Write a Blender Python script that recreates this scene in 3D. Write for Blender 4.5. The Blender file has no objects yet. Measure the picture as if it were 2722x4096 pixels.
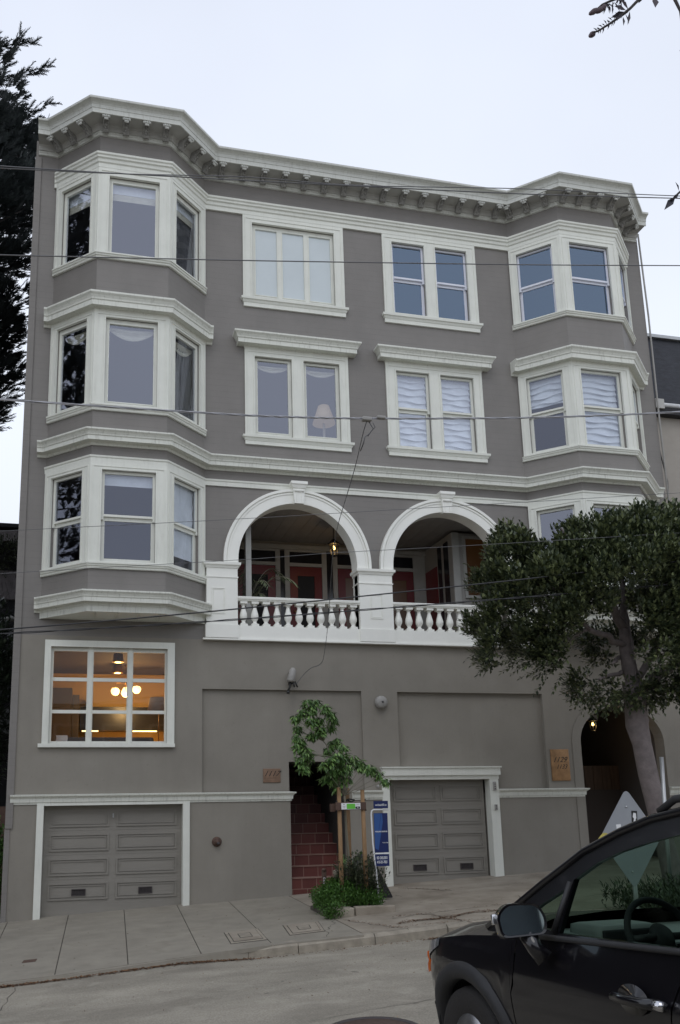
import bpy, bmesh, math, random
from mathutils import Vector, Matrix
from mathutils.geometry import tessellate_polygon
import numpy as np
random.seed(7); rng = np.random.default_rng(7)
R = math.radians
scene = bpy.context.scene
COL = scene.collection

# ------------------------------------------------------------------ materials
def mat(name, col, rough=.7, metal=0., vary=0., vscale=3., bump=0., bscale=60., stretch=(1,1,1), coat=0., spec=.5, emit=None, estr=0., col2=None):
    m = bpy.data.materials.new(name); m.use_nodes = True
    nt = m.node_tree; N = nt.nodes; L = nt.links
    b = N['Principled BSDF']
    b.inputs['Base Color'].default_value = (*col, 1); b.inputs['Roughness'].default_value = rough
    b.inputs['Metallic'].default_value = metal; b.inputs['Coat Weight'].default_value = coat
    b.inputs['Specular IOR Level'].default_value = spec
    if emit: b.inputs['Emission Color'].default_value = (*emit, 1); b.inputs['Emission Strength'].default_value = estr
    if vary or bump or col2:
        tc = N.new('ShaderNodeTexCoord'); mp = N.new('ShaderNodeMapping'); mp.inputs['Scale'].default_value = stretch
        L.new(tc.outputs['Object'], mp.inputs['Vector'])
        if vary or col2:
            n = N.new('ShaderNodeTexNoise'); n.inputs['Scale'].default_value = vscale; n.inputs['Detail'].default_value = 8; n.inputs['Roughness'].default_value = .62
            L.new(mp.outputs['Vector'], n.inputs['Vector'])
            cr = N.new('ShaderNodeMapRange'); cr.inputs['From Min'].default_value = .3; cr.inputs['From Max'].default_value = .7
            L.new(n.outputs['Fac'], cr.inputs['Value'])
            mx = N.new('ShaderNodeMix'); mx.data_type = 'RGBA'
            c2 = col2 or tuple(c * (1 + vary) for c in col); c1 = col if col2 else tuple(c * (1 - vary) for c in col)
            mx.inputs['A'].default_value = (*c1, 1); mx.inputs['B'].default_value = (*c2, 1)
            L.new(cr.outputs['Result'], mx.inputs['Factor']); L.new(mx.outputs['Result'], b.inputs['Base Color'])
            m['mix'] = mx.name
        if bump:
            n2 = N.new('ShaderNodeTexNoise'); n2.inputs['Scale'].default_value = bscale; n2.inputs['Detail'].default_value = 4
            L.new(mp.outputs['Vector'], n2.inputs['Vector'])
            bp = N.new('ShaderNodeBump'); bp.inputs['Strength'].default_value = bump; bp.inputs['Distance'].default_value = .01
            L.new(n2.outputs['Fac'], bp.inputs['Height']); L.new(bp.outputs['Normal'], b.inputs['Normal'])
            m['bump'] = bp.name
    return m

def math_node(nt, op, a, b=None, c=None):
    n = nt.nodes.new('ShaderNodeMath'); n.operation = op
    for i, v in enumerate((a, b, c)):
        if v is None: continue
        if isinstance(v, (int, float)): n.inputs[i].default_value = v
        else: nt.links.new(v, n.inputs[i])
    return n.outputs[0]

def siding_mat(name, col):
    "painted horizontal board siding: faint joint lines every 13 cm, broken up, soft dirt"
    m = mat(name, col, .6, vary=.07, vscale=1.3, bump=.25, bscale=35)
    nt = m.node_tree; N = nt.nodes; L = nt.links
    tc = [n for n in N if n.type == 'TEX_COORD'][0]
    sp = N.new('ShaderNodeSeparateXYZ'); L.new(tc.outputs['Object'], sp.inputs[0])
    fr = math_node(nt, 'FRACT', math_node(nt, 'MULTIPLY', sp.outputs['Z'], 1 / .135))
    line = math_node(nt, 'LESS_THAN', fr, .06)
    nz = N.new('ShaderNodeTexNoise'); nz.inputs['Scale'].default_value = 1.7; nz.inputs['Detail'].default_value = 5
    L.new(tc.outputs['Object'], nz.inputs['Vector'])
    amt = math_node(nt, 'MULTIPLY', line, math_node(nt, 'MULTIPLY_ADD', nz.outputs['Fac'], 1.5, -.35))
    mx0 = N[m['mix']]
    mx = N.new('ShaderNodeMix'); mx.data_type = 'RGBA'; mx.clamp_factor = True
    L.new(mx0.outputs['Result'], mx.inputs['A']); mx.inputs['B'].default_value = (*[c * .55 for c in col], 1)
    L.new(math_node(nt, 'MULTIPLY', amt, .5), mx.inputs['Factor']); L.new(mx.outputs['Result'], N['Principled BSDF'].inputs['Base Color'])
    b2 = N.new('ShaderNodeBump'); b2.inputs['Strength'].default_value = .35; b2.inputs['Distance'].default_value = .01; b2.invert = True
    L.new(line, b2.inputs['Height']); L.new(N[m['bump']].outputs['Normal'], b2.inputs['Normal']); L.new(b2.outputs['Normal'], N['Principled BSDF'].inputs['Normal'])
    return m

def trim_mat(name, col, dirt=.5):
    "off-white trim paint, weathering streaks running down and grime on upward faces"
    m = mat(name, col, .55, vary=.05, vscale=2.0, bump=.12, bscale=30)
    nt = m.node_tree; N = nt.nodes; L = nt.links
    tc = [n for n in N if n.type == 'TEX_COORD'][0]
    mp = N.new('ShaderNodeMapping'); mp.inputs['Scale'].default_value = (14, 14, 1.6); L.new(tc.outputs['Object'], mp.inputs['Vector'])
    nz = N.new('ShaderNodeTexNoise'); nz.inputs['Scale'].default_value = 1.5; nz.inputs['Detail'].default_value = 7; nz.inputs['Roughness'].default_value = .7
    L.new(mp.outputs['Vector'], nz.inputs['Vector'])
    r = N.new('ShaderNodeMapRange'); r.inputs['From Min'].default_value = .52; r.inputs['From Max'].default_value = .78; r.inputs['To Max'].default_value = dirt
    L.new(nz.outputs['Fac'], r.inputs['Value'])
    mx = N.new('ShaderNodeMix'); mx.data_type = 'RGBA'
    L.new(N[m['mix']].outputs['Result'], mx.inputs['A']); mx.inputs['B'].default_value = (.2, .19, .16, 1)
    L.new(r.outputs['Result'], mx.inputs['Factor']); L.new(mx.outputs['Result'], N['Principled BSDF'].inputs['Base Color'])
    return m

def glass_mat(name, tint, ior, refl=(1, 1, 1), rough=.0, wav=.0):
    m = bpy.data.materials.new(name); m.use_nodes = True
    nt = m.node_tree; N = nt.nodes; L = nt.links; N.remove(N['Principled BSDF'])
    t = N.new('ShaderNodeBsdfTransparent'); t.inputs[0].default_value = (*tint, 1)
    g = N.new('ShaderNodeBsdfGlossy'); g.inputs['Color'].default_value = (*refl, 1); g.inputs['Roughness'].default_value = rough
    f = N.new('ShaderNodeFresnel'); f.inputs['IOR'].default_value = ior
    if wav:
        tc = N.new('ShaderNodeTexCoord'); n = N.new('ShaderNodeTexNoise'); n.inputs['Scale'].default_value = 1.3
        bp = N.new('ShaderNodeBump'); bp.inputs['Strength'].default_value = wav; bp.inputs['Distance'].default_value = .02
        L.new(tc.outputs['Object'], n.inputs['Vector']); L.new(n.outputs['Fac'], bp.inputs['Height']); L.new(bp.outputs['Normal'], g.inputs['Normal'])
    ge = N.new('ShaderNodeNewGeometry'); fac = math_node(nt, 'MULTIPLY', f.outputs[0], math_node(nt, 'SUBTRACT', 1.0, ge.outputs['Backfacing']))
    mx = N.new('ShaderNodeMixShader'); L.new(fac, mx.inputs[0]); L.new(t.outputs[0], mx.inputs[1]); L.new(g.outputs[0], mx.inputs[2])
    L.new(mx.outputs[0], N['Material Output'].inputs['Surface'])
    return m

def leaf_mat(name, c1, c2, rough=.45, trans=.0):
    m = bpy.data.materials.new(name); m.use_nodes = True
    nt = m.node_tree; N = nt.nodes; L = nt.links; b = N['Principled BSDF']
    g = N.new('ShaderNodeNewGeometry'); mx = N.new('ShaderNodeMix'); mx.data_type = 'RGBA'
    mx.inputs['A'].default_value = (*c1, 1); mx.inputs['B'].default_value = (*c2, 1)
    pw = math_node(nt, 'POWER', g.outputs['Random Per Island'], 1.8)
    L.new(pw, mx.inputs['Factor']); L.new(mx.outputs['Result'], b.inputs['Base Color'])
    b.inputs['Roughness'].default_value = rough
    return m

def add_streaks(m, amt, dark):
    "long faint vertical run marks and blotchy fading"
    nt = m.node_tree; N = nt.nodes; L = nt.links; b = N['Principled BSDF']
    src = b.inputs['Base Color'].links[0].from_socket
    tc = [n for n in N if n.type == 'TEX_COORD'][0]
    mp = N.new('ShaderNodeMapping'); mp.inputs['Scale'].default_value = (1.1, 1.1, .16); L.new(tc.outputs['Object'], mp.inputs['Vector'])
    nz = N.new('ShaderNodeTexNoise'); nz.inputs['Scale'].default_value = 1.6; nz.inputs['Detail'].default_value = 9; nz.inputs['Roughness'].default_value = .68; L.new(mp.outputs['Vector'], nz.inputs['Vector'])
    r = N.new('ShaderNodeMapRange'); r.inputs['From Min'].default_value = .48; r.inputs['From Max'].default_value = .75; r.inputs['To Max'].default_value = amt; L.new(nz.outputs['Fac'], r.inputs['Value'])
    mx = N.new('ShaderNodeMix'); mx.data_type = 'RGBA'; L.new(src, mx.inputs['A']); mx.inputs['B'].default_value = (*dark, 1); L.new(r.outputs['Result'], mx.inputs['Factor']); L.new(mx.outputs['Result'], b.inputs['Base Color'])
def add_blotches(m, amt, dark, scale=1.3, lo=.55, hi=.66):
    "soft-edged stains with a shape of their own"
    nt = m.node_tree; N = nt.nodes; L = nt.links; b = N['Principled BSDF']; src = b.inputs['Base Color'].links[0].from_socket
    tc = [n for n in N if n.type == 'TEX_COORD'][0]
    nz = N.new('ShaderNodeTexNoise'); nz.inputs['Scale'].default_value = scale; nz.inputs['Detail'].default_value = 6; nz.inputs['Distortion'].default_value = .6; L.new(tc.outputs['Object'], nz.inputs['Vector'])
    r = N.new('ShaderNodeMapRange'); r.inputs['From Min'].default_value = lo; r.inputs['From Max'].default_value = hi; r.inputs['To Max'].default_value = amt; L.new(nz.outputs['Fac'], r.inputs['Value'])
    mx = N.new('ShaderNodeMix'); mx.data_type = 'RGBA'; L.new(src, mx.inputs['A']); mx.inputs['B'].default_value = (*dark, 1); L.new(r.outputs['Result'], mx.inputs['Factor']); L.new(mx.outputs['Result'], b.inputs['Base Color'])
M = {}
M['siding'] = siding_mat('siding_paint', (.212, .198, .183))
M['stucco'] = mat('stucco_paint', (.262, .242, .207), .85, vary=.10, vscale=.7, bump=.35, bscale=90)
add_blotches(M['siding'], .12, (.26, .25, .235), 2.2, .5, .7); add_blotches(M['stucco'], .22, (.33, .31, .27), .9, .5, .7); add_blotches(M['stucco'], .25, (.19, .17, .14), 14, .62, .72)
add_streaks(M['siding'], .16, (.13, .124, .115)); add_streaks(M['stucco'], .2, (.15, .137, .118))
M['trim'] = trim_mat('trim_paint', (.76, .77, .70), .16)
M['trim_dirty'] = trim_mat('trim_paint_weathered', (.72, .73, .66), .55)
M['trim_shaded'] = trim_mat('shaded_trim_paint', (.62, .63, .585), .5)  # trim paint greyed for the cornice: the shading of its cove put into the colour
M['trim_clean'] = mat('porch_trim_paint', (.88, .88, .82), .5, vary=.03, bump=.08, bscale=20)
M['vinyl'] = mat('vinyl_sash', (.74, .76, .84), .35)
M['soffit'] = mat('soffit_paint', (.46, .455, .43), .7, vary=.08, bump=.1)
M['bracket'] = mat('bracket_paint', (.29, .285, .27), .7, vary=.3, vscale=30, bump=.6, bscale=50)
M['scroll'] = mat('scroll_paint', (.72, .73, .70), .6)
M['garage'] = mat('garage_paint', (.252, .236, .207), .55, vary=.06, vscale=1.2, bump=.2, bscale=70, stretch=(1, 1, 6))
M['glass'] = glass_mat('window_glass', (.92, .94, .96), 2.75, (.84, .87, 1.0), wav=.012)
M['glass_dim'] = glass_mat('window_glass_dim', (.90, .92, .94), 2.15, (.80, .84, 1.0), wav=.03)  # same window glass with weaker reflection, imitating darker surroundings mirrored lower down
M['glass_blue'] = glass_mat('window_glass_blue', (.6, .7, .85), 2.6, (.60, .77, 1.0), wav=.006)
M['glass_kitchen'] = glass_mat('kitchen_glass', (.93, .93, .93), 1.42, wav=.02)
M['frost'] = mat('frosted_glass', (.60, .66, .68), .18, vary=.03, vscale=1.5, spec=.6)
M['room'] = mat('room_plaster', (.22, .20, .18), .9)
M['dark'] = mat('dark_void', (.03, .03, .033), .9)
M['roof'] = mat('roof_tar', (.12, .12, .12), .9, vary=.1)
M['blind'] = mat('roman_blind', (.86, .87, .88), .8, vary=.06, vscale=8, bump=.3, bscale=12)
M['sheer'] = mat('sheer_curtain', (.10, .10, .105), .9, vary=.35, vscale=6, stretch=(8, 8, .6))
M['cream'] = mat('cream_fabric', (.62, .58, .46), .9, vary=.2, vscale=7, stretch=(1, 1, 9))
M['concrete'] = mat('new_concrete', (.290, .264, .216), .8, vary=.17, vscale=1.6, bump=.35, bscale=120)
M['old_concrete'] = mat('old_concrete', (.235, .20, .155), .85, vary=0, col2=(.39, .345, .28), vscale=1.5, bump=.5, bscale=60)
add_blotches(M['concrete'], .35, (.20, .178, .14), 1.6); add_blotches(M['concrete'], .7, (.12, .10, .08), 9, .70, .74); add_blotches(M['old_concrete'], .4, (.15, .12, .09), 1.1); add_blotches(M['old_concrete'], .7, (.09, .07, .05), 8, .69, .73)
M['kerb'] = mat('kerb_concrete', (.31, .275, .22), .85, vary=.28, vscale=5, bump=.5, bscale=40)
M['joint'] = mat('joint_dirt', (.09, .08, .065), .95, vary=.3, vscale=9)
M['rust'] = mat('rusty_iron', (.10, .06, .045), .8, vary=.3, vscale=20, bump=.4)
M['iron'] = mat('cast_iron', (.06, .05, .05), .6, bump=.4, bscale=200)
M['brass'] = mat('brass_plate', (.33, .19, .09), .45, metal=.55, vary=.3, vscale=6, bump=.1)
M['copper'] = mat('copper_plate', (.24, .155, .105), .55, metal=.4, vary=.3, vscale=9, bump=.15)
M['ink'] = mat('engraved_black', (.015, .012, .01), .6)
M['wood'] = mat('stake_wood', (.30, .185, .095), .8, vary=.22, vscale=9, stretch=(3, 3, .7), bump=.4)
M['brown'] = mat('brown_wood', (.10, .06, .045), .8, vary=.2, vscale=8, bump=.3)
M['blackiron'] = mat('black_metal', (.02, .02, .02), .45)
M['greymetal'] = mat('grey_metal', (.42, .43, .43), .4, metal=.6, vary=.1)
M['greypaint'] = mat('grey_paint_box', (.33, .32, .30), .55, vary=.1, vscale=10)
M['wire'] = mat('wire_rubber', (.035, .035, .038), .6)
M['wire_grey'] = mat('wire_grey', (.13, .13, .135), .5)
M['wire_light'] = mat('wire_aluminium', (.42, .42, .44), .4, metal=.3)
M['white'] = mat('white_paint', (.78, .79, .8), .45)
M['navy'] = mat('navy_sign', (.010, .022, .11), .4)
M['blue'] = mat('blue_sign', (.03, .09, .28), .4)
M['green'] = mat('green_label', (.13, .52, .05), .5)
M['red_door'] = mat('red_door_paint', (.15, .012, .016), .4)
M['warmpane'] = mat('glowing_amber_pane', (.07, .035, .02), .3, emit=(1, .45, .12), estr=.008)  # pane given a faint warm glow of its own, no lamp behind
M['bark'] = mat('pale_bark', (.20, .17, .165), .85, vary=.22, vscale=7, bump=.8, bscale=30)
M['barkdark'] = mat('dark_bark', (.05, .043, .04), .9, bump=.8, bscale=20)
M['stem'] = mat('young_stem', (.20, .185, .14), .8)
M['leaf_street'] = leaf_mat('street_tree_leaf', (.034, .050, .028), (.17, .20, .085), .33)
M['leaf_young'] = leaf_mat('young_tree_leaf', (.06, .13, .035), (.22, .36, .10), .4)
M['leaf_cypress'] = leaf_mat('cypress_leaf', (.012, .018, .020), (.030, .042, .040), .7)
M['leaf_dark'] = leaf_mat('dark_shrub_leaf', (.02, .032, .02), (.06, .085, .05), .35)
M['leaf_ground'] = leaf_mat('groundcover_leaf', (.045, .11, .018), (.10, .22, .04), .5)
M['leaf_weed'] = leaf_mat('weed_leaf', (.035, .045, .025), (.08, .10, .045), .55)
M['leaf_palm'] = leaf_mat('palm_leaf', (.12, .15, .09), (.24, .28, .15), .45)
M['litter'] = leaf_mat('dry_leaf', (.09, .045, .022), (.25, .13, .06), .8)
M['bud'] = leaf_mat('bottlebrush_leaf', (.02, .02, .03), (.07, .05, .06), .6)
M['shingle'] = mat('wood_shingle', (.24, .22, .225), .9, vary=.25, vscale=6, bump=.5)
M['slate'] = mat('slate_roof', (.024, .026, .033), .75, vary=.35, vscale=5, bump=.6, bscale=25, stretch=(1, 1, 3))
M['beige'] = mat('beige_stucco', (.36, .33, .29), .9, vary=.06, bump=.3, bscale=80)
M['lamp'] = mat('lamp_bulb', (1, .8, .4), .5, emit=(1, .62, .18), estr=9)
M['globe'] = mat('lamp_globe', (1, .9, .6), .5, emit=(1, .66, .25), estr=3.2)
M['strip'] = mat('led_strip', (1, .8, .4), .5, emit=(1, .68, .25), estr=5)

def brick_mat():
    m = mat('red_tile', (.17, .042, .035), .5, bump=.2, bscale=40)
    nt = m.node_tree; N = nt.nodes; L = nt.links
    tc = [n for n in N if n.type == 'TEX_COORD'][0]
    sp = N.new('ShaderNodeSeparateXYZ'); cb = N.new('ShaderNodeCombineXYZ')
    L.new(tc.outputs['Object'], sp.inputs[0]); L.new(sp.outputs['X'], cb.inputs['X']); L.new(sp.outputs['Z'], cb.inputs['Y'])
    mp = N.new('ShaderNodeMapping'); mp.inputs['Location'].default_value = (0, STZ0 * -1, 0); L.new(cb.outputs[0], mp.inputs['Vector'])
    b = N.new('ShaderNodeTexBrick'); b.inputs['Scale'].default_value = 1; b.inputs['Brick Width'].default_value = .30; b.inputs['Row Height'].default_value = STR
    b.inputs['Mortar Size'].default_value = .006; b.inputs['Mortar Smooth'].default_value = .3; b.offset = .37
    b.inputs['Color1'].default_value = (.135, .036, .028, 1); b.inputs['Color2'].default_value = (.085, .022, .019, 1); b.inputs['Mortar'].default_value = (.27, .17, .135, 1)
    L.new(mp.outputs[0], b.inputs['Vector']); L.new(b.outputs['Color'], N['Principled BSDF'].inputs['Base Color'])
    return m
STZ0 = -1.875; STR = .203
M['tile'] = brick_mat()

# ------------------------------------------------------------------ mesh builder
I4 = Matrix.Identity(4)
class MB:
    def __init__(s): s.v = []; s.f = []; s.smooth = set()
    def add(s, vs, fs, T=None, smooth=False):
        o = len(s.v)
        for p in vs:
            p = Vector(p)
            s.v.append(tuple(T @ p) if T is not None else tuple(p))
        for f in fs:
            if smooth: s.smooth.add(len(s.f))
            s.f.append(tuple(i + o for i in f))
        return s
    def box(s, x0, x1, y0, y1, z0, z1, T=None):
        vs = [(x, y, z) for z in (z0, z1) for y in (y0, y1) for x in (x0, x1)]
        return s.add(vs, [(0, 2, 3, 1), (4, 5, 7, 6), (0, 1, 5, 4), (2, 6, 7, 3), (0, 4, 6, 2), (1, 3, 7, 5)], T)
    def bevbox(s, x0, x1, y0, y1, z0, z1, c, T=None):
        "box with chamfered edges: 24 verts"
        bm = bmesh.new(); bmesh.ops.create_cube(bm, size=1)
        for v in bm.verts: v.co = Vector(((x0 + x1) / 2 + v.co.x * (x1 - x0), (y0 + y1) / 2 + v.co.y * (y1 - y0), (z0 + z1) / 2 + v.co.z * (z1 - z0)))
        bmesh.ops.bevel(bm, geom=bm.edges[:], offset=c, segments=2, profile=.7, affect='EDGES')
        bm.verts.index_update()
        s.add([v.co.copy() for v in bm.verts], [[v.index for v in f.verts] for f in bm.faces], T, True); bm.free(); return s
    def plate(s, outer, holes, y0, y1, T=None):
        "outline in the local x-z plane with holes, thickness y0..y1"
        loops = [outer] + list(holes)
        flat = [p for l in loops for p in l]; n = len(flat)
        tris = tessellate_polygon([[Vector((p[0], p[1], 0)) for p in l] for l in loops])
        vs = [(p[0], y0, p[1]) for p in flat] + [(p[0], y1, p[1]) for p in flat]
        fs = [tuple(t) for t in tris] + [tuple(i + n for i in reversed(t)) for t in tris]
        o = 0
        for l in loops:
            k = len(l)
            for i in range(k): a, b = o + i, o + (i + 1) % k; fs.append((a, b, b + n, a + n))
            o += k
        return s.add(vs, fs, T)
    def ring(s, x0, x1, z0, z1, w, y0, y1, T=None, wb=None):
        wb = w if wb is None else wb
        return s.plate(rect(x0, x1, z0, z1), [rect(x0 + w, x1 - w, z0 + wb, z1 - w)], y0, y1, T)
    def tube(s, pts, r, n=8, T=None, cap=True, smooth=True):
        pts = [Vector(p) for p in pts]; rs = r if isinstance(r, (list, tuple)) else [r] * len(pts)
        vs = []; fs = []; up = None
        for i, p in enumerate(pts):
            d = (pts[min(i + 1, len(pts) - 1)] - pts[max(i - 1, 0)])
            if d.length < 1e-9: d = Vector((0, 0, 1))
            d.normalize()
            if up is None: up = Vector((0, 0, 1)) if abs(d.z) < .9 else Vector((1, 0, 0))
            a = d.cross(up); 
            if a.length < 1e-6: a = d.orthogonal()
            a.normalize(); b = a.cross(d); up = b
            for k in range(n):
                t = 2 * math.pi * k / n; vs.append(p + (a * math.cos(t) + b * math.sin(t)) * rs[i])
        for i in range(len(pts) - 1):
            for k in range(n): fs.append((i * n + k, i * n + (k + 1) % n, (i + 1) * n + (k + 1) % n, (i + 1) * n + k))
        if cap: fs.append(tuple(range(n - 1, -1, -1))); fs.append(tuple((len(pts) - 1) * n + k for k in range(n)))
        return s.add(vs, fs, T, smooth)
    def lathe(s, prof, c=(0, 0, 0), n=20, T=None, axis='z'):
        vs = []; fs = []
        for r, h in prof:
            for k in range(n):
                t = 2 * math.pi * k / n; x, y = r * math.cos(t), r * math.sin(t)
                vs.append((c[0] + x, c[1] + y, c[2] + h) if axis == 'z' else (c[0] + x, c[1] - h, c[2] + y))
        for i in range(len(prof) - 1):
            for k in range(n): fs.append((i * n + k, i * n + (k + 1) % n, (i + 1) * n + (k + 1) % n, (i + 1) * n + k))
        fs.append(tuple(range(n - 1, -1, -1))); fs.append(tuple((len(prof) - 1) * n + k for k in range(n)))
        return s.add(vs, fs, T, True)
    def sweep(s, path, prof, T=None):
        "moulding: closed profile (out, z) swept along a plan path with mitres; out is to the right of travel"
        P = [Vector(p) for p in path]; n = len(prof); vs = []; fs = []
        for i, p in enumerate(P):
            d0 = (P[i] - P[i - 1]).normalized() if i > 0 else None
            d1 = (P[i + 1] - P[i]).normalized() if i < len(P) - 1 else None
            n0 = Vector((d0.y, -d0.x)) if d0 else None; n1 = Vector((d1.y, -d1.x)) if d1 else None
            if n0 is None: m = n1
            elif n1 is None: m = n0
            else: m = (n0 + n1); m = m / max(.2, (1 + n0.dot(n1)))
            for o, z in prof: vs.append((p.x + m.x * o, p.y + m.y * o, z))
        for i in range(len(P) - 1):
            for k in range(n): fs.append((i * n + k, i * n + (k + 1) % n, (i + 1) * n + (k + 1) % n, (i + 1) * n + k))
        fs.append(tuple(range(n - 1, -1, -1))); fs.append(tuple((len(P) - 1) * n + k for k in range(n)))
        return s.add(vs, fs, T)
    def build(s, name, m, parent=None, local=False, recalc=True, bevel=0):
        me = bpy.data.meshes.new(name); me.from_pydata(s.v, [], s.f)
        if s.smooth:
            a = np.zeros(len(me.polygons), bool); a[list(s.smooth)] = True; me.polygons.foreach_set('use_smooth', a)
        if recalc:
            bm = bmesh.new(); bm.from_mesh(me); bmesh.ops.recalc_face_normals(bm, faces=bm.faces)
            if bevel: bmesh.ops.bevel(bm, geom=[e for e in bm.edges if e.is_manifold and e.calc_face_angle(0) > .6], offset=bevel, segments=1, affect='EDGES')
            bm.to_mesh(me); bm.free()
        me.materials.append(M[m] if isinstance(m, str) else m)
        o = bpy.data.objects.new(name, me); COL.objects.link(o)
        if parent is not None:
            o.parent = parent
            if not local and parent.type == 'EMPTY': o.location = -parent.location
        return o
def rect(x0, x1, z0, z1): return [(x0, z0), (x1, z0), (x1, z1), (x0, z1)]
def empty(name, loc=(0, 0, 0)):
    o = bpy.data.objects.new(name, None); o.location = loc; o.empty_display_size = .3; COL.objects.link(o); return o
def tag(o, label=None, cat=None, group=None, kind=None):
    if label: o['label'] = label
    if cat: o['category'] = cat
    if group: o['group'] = group
    if kind: o['kind'] = kind
    return o
def copy_tree(o, parent=None):
    c = o.copy(); COL.objects.link(c); c.parent = parent
    for ch in list(o.children): copy_tree(ch, c)
    return c
def text(name, s, T, size, m, parent=None, ext=.002, shear=0., align='CENTER', sx=1., bold=0., local=False):
    "lettering as mesh; T maps text x-y plane (facing +z) to the world"
    cu = bpy.data.curves.new(name, 'FONT'); cu.body = s; cu.size = size; cu.extrude = ext; cu.shear = shear; cu.align_x = align; cu.align_y = 'CENTER'; cu.offset = bold
    t = bpy.data.objects.new(name, cu); COL.objects.link(t); bpy.context.view_layer.update()
    me = bpy.data.meshes.new_from_object(t.evaluated_get(bpy.context.evaluated_depsgraph_get())); bpy.data.objects.remove(t)
    me.transform(T @ Matrix.Diagonal((sx, 1, 1, 1))); me.name = name; me.materials.clear(); me.materials.append(M[m])
    o = bpy.data.objects.new(name, me); COL.objects.link(o)
    if parent is not None:
        o.parent = parent
        if not local and parent.type == 'EMPTY': o.location = -parent.location
    return o
def facing(loc, rz=0.):
    "text plane standing upright, facing -y (turned by rz)"
    return Matrix.Translation(loc) @ Matrix.Rotation(rz, 4, 'Z') @ Matrix.Rotation(math.pi / 2, 4, 'X')

# ------------------------------------------------------------------ ground heights
def zs(x, y): return -2.03 + .05 * x + .02 * y           # sidewalk
def zr(x, y): return -2.245 + .05 * x - .047 * (y + 5) + .072 * min(1, max(0, -.8 - x)) * min(1, max(0, (y + 6.9) / 1.5))   # road
# ------------------------------------------------------------------ sky and light
w = bpy.data.worlds.new('World'); scene.world = w; w.use_nodes = True
nt = w.node_tree; N = nt.nodes; L = nt.links; bg = N['Background']
sky = N.new('ShaderNodeTexSky'); sky.sky_type = 'NISHITA'; sky.sun_disc = False; sky.sun_elevation = R(52); sky.sun_rotation = R(200)
sc = N.new('ShaderNodeVectorMath'); sc.operation = 'SCALE'; sc.inputs['Scale'].default_value = .012; L.new(sky.outputs[0], sc.inputs[0])
tc = N.new('ShaderNodeTexCoord'); sp = N.new('ShaderNodeSeparateXYZ'); L.new(tc.outputs['Generated'], sp.inputs[0])
rmp = N.new('ShaderNodeValToRGB'); e = rmp.color_ramp.elements
e[0].position = 0; e[0].color = (.80, .83, .91, 1); e[1].position = .95; e[1].color = (.72, .77, .90, 1)
x = rmp.color_ramp.elements.new(.45); x.color = (.82, .87, .965, 1)
L.new(sp.outputs['Z'], rmp.inputs[0])
nz = N.new('ShaderNodeTexNoise'); nz.inputs['Scale'].default_value = 1.6; nz.inputs['Detail'].default_value = 4; L.new(tc.outputs['Generated'], nz.inputs['Vector'])
cl = N.new('ShaderNodeMapRange'); cl.inputs['From Min'].default_value = .3; cl.inputs['From Max'].default_value = .7; cl.inputs['To Min'].default_value = .90; cl.inputs['To Max'].default_value = 1.06
L.new(nz.outputs['Fac'], cl.inputs['Value'])
s2 = N.new('ShaderNodeVectorMath'); s2.operation = 'SCALE'; L.new(rmp.outputs[0], s2.inputs[0]); L.new(cl.outputs[0], s2.inputs['Scale'])
ad = N.new('ShaderNodeVectorMath'); ad.operation = 'ADD'; L.new(sc.outputs[0], ad.inputs[0]); L.new(s2.outputs[0], ad.inputs[1])
L.new(ad.outputs[0], bg.inputs['Color']); bg.inputs['Strength'].default_value = 1.0
sun = bpy.data.lights.new('sun', 'SUN'); sun.energy = .35; sun.angle = R(25); sun.color = (1, .97, .93)
so = bpy.data.objects.new('sun', sun); COL.objects.link(so); so.rotation_euler = (R(38), 0, R(-20))
scene.view_settings.view_transform = 'Standard'; scene.view_settings.look = 'None'; scene.view_settings.exposure = .07; scene.view_settings.gamma = 1

# ------------------------------------------------------------------ camera (solved from the facade's geometry)
cd = bpy.data.cameras.new('camera'); cam = bpy.data.objects.new('camera', cd); COL.objects.link(cam); scene.camera = cam
CX, CY, CZ = -3.31305, -16.7930, -.18667; yaw, pit, rol, F = .225844, .199035, -.0150913, 3407.37
fw = Vector((math.sin(yaw) * math.cos(pit), math.cos(yaw) * math.cos(pit), math.sin(pit))); r0 = Vector((math.cos(yaw), -math.sin(yaw), 0)); u0 = r0.cross(fw)
rr = r0 * math.cos(rol) + u0 * math.sin(rol); uu = -r0 * math.sin(rol) + u0 * math.cos(rol)
cam.matrix_world = Matrix(((rr.x, uu.x, -fw.x, CX), (rr.y, uu.y, -fw.y, CY), (rr.z, uu.z, -fw.z, CZ), (0, 0, 0, 1)))
cd.sensor_fit = 'VERTICAL'; cd.sensor_height = 36; cd.lens = F / 4096 * 36; cd.shift_x = 272.4 / 4096; cd.shift_y = 471.6 / 4096
cd.clip_start = .05; cd.clip_end = 500
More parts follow.
